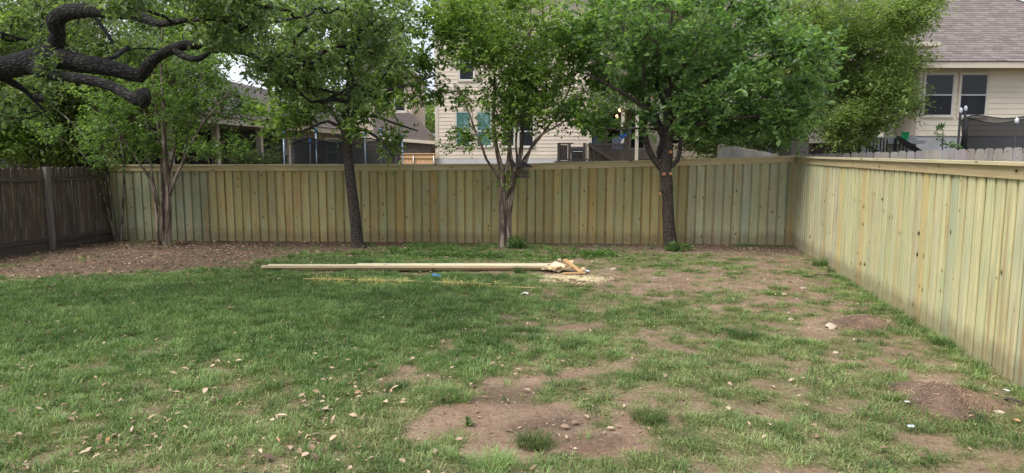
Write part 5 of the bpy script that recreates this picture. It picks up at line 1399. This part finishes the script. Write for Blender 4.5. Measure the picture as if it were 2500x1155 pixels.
leafy_plant(1262, 606, .20, .24, 420, 'bright leafy shoots at the foot of the middle crape myrtle', 1)
leafy_plant(1655, 612, .24, .13, 160, 'drooping broad leaves around the base of the stout tree', 2, (.12, .03))
leafy_plant(1592, 608, .09, .16, 26, 'thin pale weed stalks left of the stout tree foot', 3, (.09, .012))
leafy_plant(1142, 1040, .03, .04, 26, 'tiny weed seedling on the left of the bare patch', 4, (.03, .02))

# ------------------------------------------------------------------ dead leaves
rl = np.random.default_rng(21)
M['dead_leaf_pale'] = tone_mat('dead_oak_leaf_pale', [(0, (.08, .05, .033)), (.3, (.19, .125, .082)), (.65, (.33, .24, .165)), (.93, (.48, .37, .265)), (1, (.36, .18, .085))], .65)
def litter_bed(x, y):
    c1 = gnd(200, 635); return sstep(1.3, .8, np.sqrt(((x - c1.x) / 5.2) ** 2 + ((y - c1.y) / 2.7) ** 2))
N_ = 120000
x = rl.uniform(-10.5, 5.5, N_); y = rl.uniform(3.0, 15.3, N_)
k_ = inside_yard(x, y) & (np.abs(x) < y * .80 + 1.0); x, y = x[k_], y[k_]
lt = litter(x, y); k_ = rl.random(len(x)) < lt * .5; x, y = x[k_], y[k_]
# a looser scatter that stays out of the thickest grass
n = len(x); print('dead leaves', n)
thick = cover(x, y) > .5
zz = gz(x, y) + .008 + rl.random(n) * np.where(thick, .042, .014)
ln_ = .022 + .052 * rl.random(n) ** 1.6; wd_ = ln_ * (.24 + .34 * rl.random(n) ** 1.5)
a_ = rl.random(n) * 2 * np.pi; tl_ = np.where(thick, .5, .35); bed = litter_bed(x, y) > .5
d = unit(np.stack([np.cos(a_), np.sin(a_), rl.normal(size=n) * tl_ * .5], 1)); nr = unit(np.stack([rl.normal(size=n) * tl_, rl.normal(size=n) * tl_, np.ones(n)], 1))
base = np.stack([x, y, zz], 1) - d * ln_[:, None] * .5
score = ln_ / y + (x * 0)
order = np.argsort(-score * (y > 3.6) * (np.abs(x) < y * .72))
big = order[:170]; rest = order[170:]
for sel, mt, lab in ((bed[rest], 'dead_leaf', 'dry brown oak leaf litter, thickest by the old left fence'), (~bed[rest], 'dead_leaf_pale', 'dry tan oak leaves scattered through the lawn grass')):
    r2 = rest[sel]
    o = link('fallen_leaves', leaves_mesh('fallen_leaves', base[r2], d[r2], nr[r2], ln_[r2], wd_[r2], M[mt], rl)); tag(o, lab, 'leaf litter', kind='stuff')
for k in big:
    b = base[k] + d[k] * ln_[k] * .5
    me_ = leaves_mesh('fallen_leaf', (base[k] - b)[None], d[k][None], unit(nr[k] + [0, 0, .6])[None], np.array([ln_[k]]), np.array([wd_[k] * 1.05]), M['dead_leaf_pale'], rl, 1)
    o = link('fallen_leaf', me_, None, tuple(b + [0, 0, .008])); tag(o, 'single dry tan oak leaf lying on the near lawn', 'leaf', 'dry oak leaves on the near grass')

# ------------------------------------------------------------------ gravel, stones, sawdust, litter
M['stone'] = tone_mat('pale_limestone', [(0, (.30, .25, .20)), (.5, (.45, .38, .31)), (1, (.58, .52, .45))])
def stones_mesh(name, P, S, mat, rng):
    oc_ = np.array([(1, 0, 0), (-1, 0, 0), (0, 1, 0), (0, -1, 0), (0, 0, 1), (0, 0, -1)], float)
    fc = np.array([(0, 2, 4), (2, 1, 4), (1, 3, 4), (3, 0, 4), (2, 0, 5), (1, 2, 5), (3, 1, 5), (0, 3, 5)])
    n = len(P); a = rng.random(n) * 6.283; c, s = np.cos(a), np.sin(a)
    V = oc_[None] * (S[:, None, None] * rng.uniform(.6, 1.3, (n, 6, 1))) * np.array([1, .75, .5])
    X2 = V[..., 0] * c[:, None] - V[..., 1] * s[:, None]; Y2 = V[..., 0] * s[:, None] + V[..., 1] * c[:, None]
    V = np.stack([X2, Y2, V[..., 2]], 2) + P[:, None]
    F = (np.arange(n)[:, None, None] * 6 + fc[None]).reshape(-1, 3)
    return fast_mesh(name, V.reshape(-1, 3), F, None, [mat], False, {'tone': ('FLOAT', np.repeat(rng.random(n), 6))})
N_ = 30000; x = rl.uniform(-6, 6, N_); y = rl.uniform(3.5, 15, N_); k_ = inside_yard(x, y) & (cover(x, y) < .3); x, y = x[k_], y[k_]
pr_ = .12 + .8 * sstep(.5, 2.5, x) * sstep(8, 9.5, y); k_ = rl.random(len(x)) < pr_; x, y = x[k_], y[k_]
sz = .004 + .013 * rl.random(len(x)) ** 3 + .008 * (rl.random(len(x)) < .06) * 1.5
o = link('gravel', stones_mesh('gravel', np.stack([x, y, gz(x, y) + .002], 1), sz, M['stone'], rl)); tag(o, 'small pale stones and crumbs scattered on the bare earth', 'gravel', kind='stuff')
print('gravel', len(x))
M['clod'] = tone_mat('soil_clod', [(0, (.07, .048, .036)), (.5, (.15, .105, .078)), (1, (.26, .195, .145))], .95)
N_ = 60000; x = rl.uniform(-6, 6, N_); y = rl.uniform(3.5, 15, N_); k_ = inside_yard(x, y) & (cover(x, y) < .35) & (rl.random(N_) < .12 + .6 * (fbm(x, y, .3) > .55)); x, y = x[k_], y[k_]
o = link('soil_clods', stones_mesh('soil_clods', np.stack([x, y, gz(x, y) + .001], 1), .004 + .014 * rl.random(len(x)) ** 4, M['clod'], rl)); tag(o, 'brown crumbs and clods of earth on the bare patches', 'soil', kind='stuff')
def rock(px, py, s, label, seed):
    c = gnd(px, py); rng = random.Random(seed); import bmesh
    bm = bmesh.new(); bmesh.ops.create_icosphere(bm, subdivisions=2, radius=1)
    for v in bm.verts:
        q = v.co.copy(); v.co = Vector((q.x * s, q.y * s * .7, q.z * s * .45)) * (1 + mnoise.noise(q * 1.6 + Vector((seed, 0, 0))) * .5)
    me_ = bpy.data.meshes.new('stone'); bm.to_mesh(me_); bm.free(); me_.materials.append(M['rock'])
    o = link('stone', me_, None, (c.x, c.y, gz1(c.x, c.y) + s * .2)); o.rotation_euler = (rng.uniform(-.2, .2), rng.uniform(-.2, .2), rng.uniform(0, 6)); tag(o, label, 'stone')
M['rock'] = plain('limestone_rock', (.45, .37, .29), .9, .2, 9, .4)
rock(2028, 801, .075, 'largest pale stone, flat, left of the low reddish mound', 1); rock(2090, 832, .035, 'small pale stone below the low reddish mound', 2)
rock(2040, 867, .035, 'whitish pebble left of the bare strip by the fence', 3); rock(2230, 985, .04, 'pale stone at the left foot of the larger mound', 4)
rock(1366, 636, .06, 'pale stone in the weeds behind the wood offcuts', 5); rock(1498, 658, .06, 'tan stone right of the wood offcuts', 6)
rock(1915, 722, .05, 'tan stone in the bare area before the fence corner', 7); rock(1930, 782, .04, 'pale stone in the thin grass left of the low mound', 8)
rock(1790, 730, .035, 'small stone in the middle of the stony bare area', 9); rock(1960, 705, .045, 'pale stone just right of the stony bare area', 10)
rock(2440, 1010, .035, 'little stone at the right foot of the larger mound', 11)
def scrap(name, px, py, w, h, col, label, cat, seed):
    c = gnd(px, py); rng = random.Random(seed); vs = []; fs = []
    for i_ in range(6):
        for j_ in range(5):
            vs.append(((i_ / 5 - .5) * w, (j_ / 4 - .5) * h, .018 + rng.uniform(-.3, .5) * min(w, h) * .35))
    for i_ in range(5):
        for j_ in range(4): k = i_ * 5 + j_; fs.append((k, k + 5, k + 6, k + 1))
    mb = MB(); mb.add(vs, fs); mb.add([(x, y, z - .002) for x, y, z in vs], [f[::-1] for f in fs])
    o = mb.build(name, plain(name + '_' + str(seed), col, .5, .1, 20), None, smooth=False); o.location = (c.x, c.y, gz1(c.x, c.y) + .025); o.rotation_euler = (.25, .1, rng.uniform(-.5, .5)); tag(o, label, cat)
scrap('paper_scrap', 1283, 720, .075, .04, (.72, .72, .72), 'white paper scrap in the grass below the offcuts', 'litter', 1)
scrap('plastic_scrap', 1066, 678, .14, .07, (.06, .22, .52), 'crumpled blue plastic scrap in front of the timbers', 'litter', 2)
scrap('plastic_scrap', 2221, 1052, .055, .022, (.55, .66, .72), 'pale blue plastic scrap near the right bottom corner', 'litter', 3)
scrap('plastic_scrap', 2213, 992, .035, .02, (.6, .64, .64), 'whitish scrap beside the larger earth mound', 'litter', 4)
scrap('paper_scrap', 1428, 666, .16, .07, (.66, .70, .76), 'pale crumpled wrapper at the right of the offcut pile', 'litter', 5)
scrap('paper_scrap', 2455, 969, .04, .03, (.6, .6, .6), 'white scrap at the foot of the right fence by the mound', 'litter', 6)

M['lumber'] = wood('fresh_lumber', 'X', .15, .05, dirt=False)
def timber(px0, px1, py, Yc, z, w, h, label, col=(.60, .52, .36), ang=0.0, dy=0.0):
    ang = ang * .35
    a = at(px0, py, Yc); b = at(px1, py, Yc); Lg = b.x - a.x
    mb = MB().prism([(0, -w / 2 + .003, 0), (0, w / 2 - .003, 0), (0, w / 2, .003), (0, w / 2, h - .003), (0, w / 2 - .003, h), (0, -w / 2 + .003, h), (0, -w / 2, h - .003), (0, -w / 2, .003)], (Lg, 0, 0))
    o = mb.build('timber', M['lumber'], None); o.location = (a.x, Yc + dy, z); o.rotation_euler = (0, 0, ang); o.color = (*col, 1); tag(o, label, 'timber', 'sawn timbers stacked on the lawn'); return o
TY = gnd(985, 664).y + .05; g0 = gz1(-1.7, TY) + .035
timber(690, 1332, 660, TY + .022, g0, .089, .038, 'front bottom timber of the stack, shorter, on the ground', (.36, .25, .14), -.004)
timber(700, 1320, 660, TY + .116, g0, .089, .038, 'rear bottom timber of the stack', (.5, .40, .25), -.004)
timber(640, 1350, 655, TY - .004, g0 + .0395, .089, .038, 'front top timber of the stack with a pointed left end', (.52, .42, .26), -.004)
timber(655, 1352, 655, TY + .089, g0 + .0395, .089, .038, 'middle top timber of the stack', (.64, .56, .40), -.004)
timber(872, 1352, 655, TY + .181, g0 + .0395, .085, .038, 'rear top timber of the stack, starting halfway along', (.66, .59, .44), -.004)
timber(900, 1300, 655, TY + .210, g0, .089, .038, 'hidden rear bottom timber under the top row', (.5, .4, .25), -.004)
ro = random.Random(12)
oc0 = gnd(1392, 668)
for k in range(15):
    Lg = ro.uniform(.10, .26); w = ro.choice((.089, .089, .06)); h = ro.choice((.036, .02, .018))
    lay = 0 if k < 9 else (1 if k < 14 else 2)
    sprd = (.42, .26, .12)[lay]
    mb = MB().box(-Lg / 2, Lg / 2, -w / 2, w / 2, -h / 2, h / 2)
    o = mb.build('wood_offcut', M['lumber'], None)
    o.location = (oc0.x + ro.uniform(-sprd, sprd), oc0.y + .12 + ro.uniform(-.12, .12), g0 + .035 + lay * .036 + ro.uniform(0, .015))
    o.rotation_euler = (ro.uniform(-.35, .35), ro.uniform(-.35, .35), ro.uniform(0, 3.14)); o.color = tint(ro.choice([(.58, .46, .28), (.54, .39, .21), (.62, .52, .34), (.42, .29, .15)]), .1)
    tag(o, 'short sawn lumber offcut in the heap at the right end of the timbers', 'offcut', 'sawn wood offcuts')
for px, py, Lg, az, lb_ in ((1398, 667, .42, -.9, 'long orange-edged offcut leaning down the front of the heap'), (1402, 672, .36, .12, 'flat orange lath lying before the heap')):
    c = gnd(px, py); mb = MB().box(-Lg / 2, Lg / 2, -.035, .035, -.01, .01); o = mb.build('wood_offcut', M['lumber'], None)
    o.location = (c.x, c.y, g0 + (.10 if az < 0 else .012)); o.rotation_euler = (0, .38 if az < 0 else 0, az); o.color = (.52, .32, .15, 1); tag(o, lb_, 'offcut', 'sawn wood offcuts')
M['sawdust'] = tone_mat('sawdust_flakes', [(0, (.55, .43, .24)), (.6, (.72, .62, .40)), (1, (.80, .73, .55))])
rs = np.random.default_rng(31); n = 15000
e = ell(1392, 682, 78, 9); a_ = rs.random(n) * 6.283; r = np.abs(rs.normal(size=n)) * .55
x = e[0] + np.cos(a_) * r * e[2]; y = e[1] + np.sin(a_) * r * e[3]; k_ = fbm(x, y, .18) > .34; x, y = x[k_], y[k_]; n = len(x)
d = unit(np.stack([np.cos(a_[:n]), np.sin(a_[:n]), rs.normal(size=n) * .2], 1)); nr = unit(np.stack([rs.normal(size=n) * .3, rs.normal(size=n) * .3, np.ones(n)], 1))
o = link('sawdust', leaves_mesh('sawdust', np.stack([x, y, gz(x, y) + .006 + rs.random(n) * .008], 1), d, nr, .012 + .018 * rs.random(n), .008 + .008 * rs.random(n), M['sawdust'], rs)); tag(o, 'pale yellow sawdust spilled before the offcut heap', 'sawdust', kind='stuff')
# thin laths and bleached grass in front of the stack
for k, (p0, p1) in enumerate((((740, 687), (1010, 692)), ((1000, 693), (1200, 701)), ((1170, 700), (1312, 706)))):
    a = gnd(*p0); b = gnd(*p1); mid = (a + b) / 2; Lg = (b - a).length
    mb = MB().box(-Lg / 2, Lg / 2, -.012, .012, 0, .012); o = mb.build('lath', M['lumber'], None); o.location = (mid.x, mid.y, gz1(mid.x, mid.y) + .035 - .004 * k); o.rotation_euler = (0, 0, math.atan2(b.y - a.y, b.x - a.x)); o.color = (.50, .38, .17, 1)
    tag(o, ('leftmost', 'middle', 'rightmost')[k] + ' thin wooden lath half hidden in the grass before the timbers', 'lath', 'thin laths in the grass')
M['bleached'] = tone_mat('bleached_yellow_grass', [(0, (.30, .30, .08)), (.5, (.48, .43, .13)), (1, (.60, .56, .25))])
V = []; F3 = []; F4_ = []; rbq = np.random.default_rng(8)
for k in range(420):
    t = rbq.random() ** 1.3; q0 = gnd(770 + 540 * t, 690 + 13 * t + rbq.normal() * 4)
    if float(vnoise(t * 9, 3.0, .5)) < .42 and t > .03: continue
    v, f3, f4 = blade_tuft(rbq, 5, .04, .11, .006, .7); n0 = len(V) and sum(len(a) for a in V); off = np.array([q0.x, q0.y, gz1(q0.x, q0.y)])
    F3 += [tuple(np.array(f) + n0) for f in f3]; F4_ += [tuple(np.array(f) + n0) for f in f4]; V.append(v + off)
V = np.concatenate(V)
o = link('bleached_grass', fast_mesh('bleached_grass', V, F3, F4_, [M['bleached']], False, {'tone': ('FLOAT', rbq.random(len(V)))})); tag(o, 'yellowed grass blades in a strip before the timbers', 'grass', kind='stuff')
# fallen twigs
def stick(px0, py0, px1, py1, r_, label):
    a = gnd(px0, py0); b = gnd(px1, py1); m_ = (a + b) / 2
    pts = [a + (b - a) * t + Vector((0, .03 * math.sin(t * 7), .015 + .02 * math.sin(t * 3.1) + gz1(m_.x, m_.y))) for t in np.linspace(0, 1, 8)]
    pts = [p_ - m_ for p_ in pts]; P_ = np.array(pts); o = link('stick', tubes([(P_, np.linspace(r_, r_ * .5, 8))], 'stick', M['bark_twig']), None, m_); tag(o, label, 'stick')
stick(1975, 678, 2035, 674, .012, 'brown stick at the foot of the right fence by the corner'); stick(2455, 985, 2500, 1000, .014, 'dark stick in the grass at the foot of the right fence')
stick(2345, 1018, 2425, 1030, .006, 'thin tan stalk lying on the larger mound'); stick(1150, 985, 1215, 975, .004, 'thin dark twig on the bare patch')
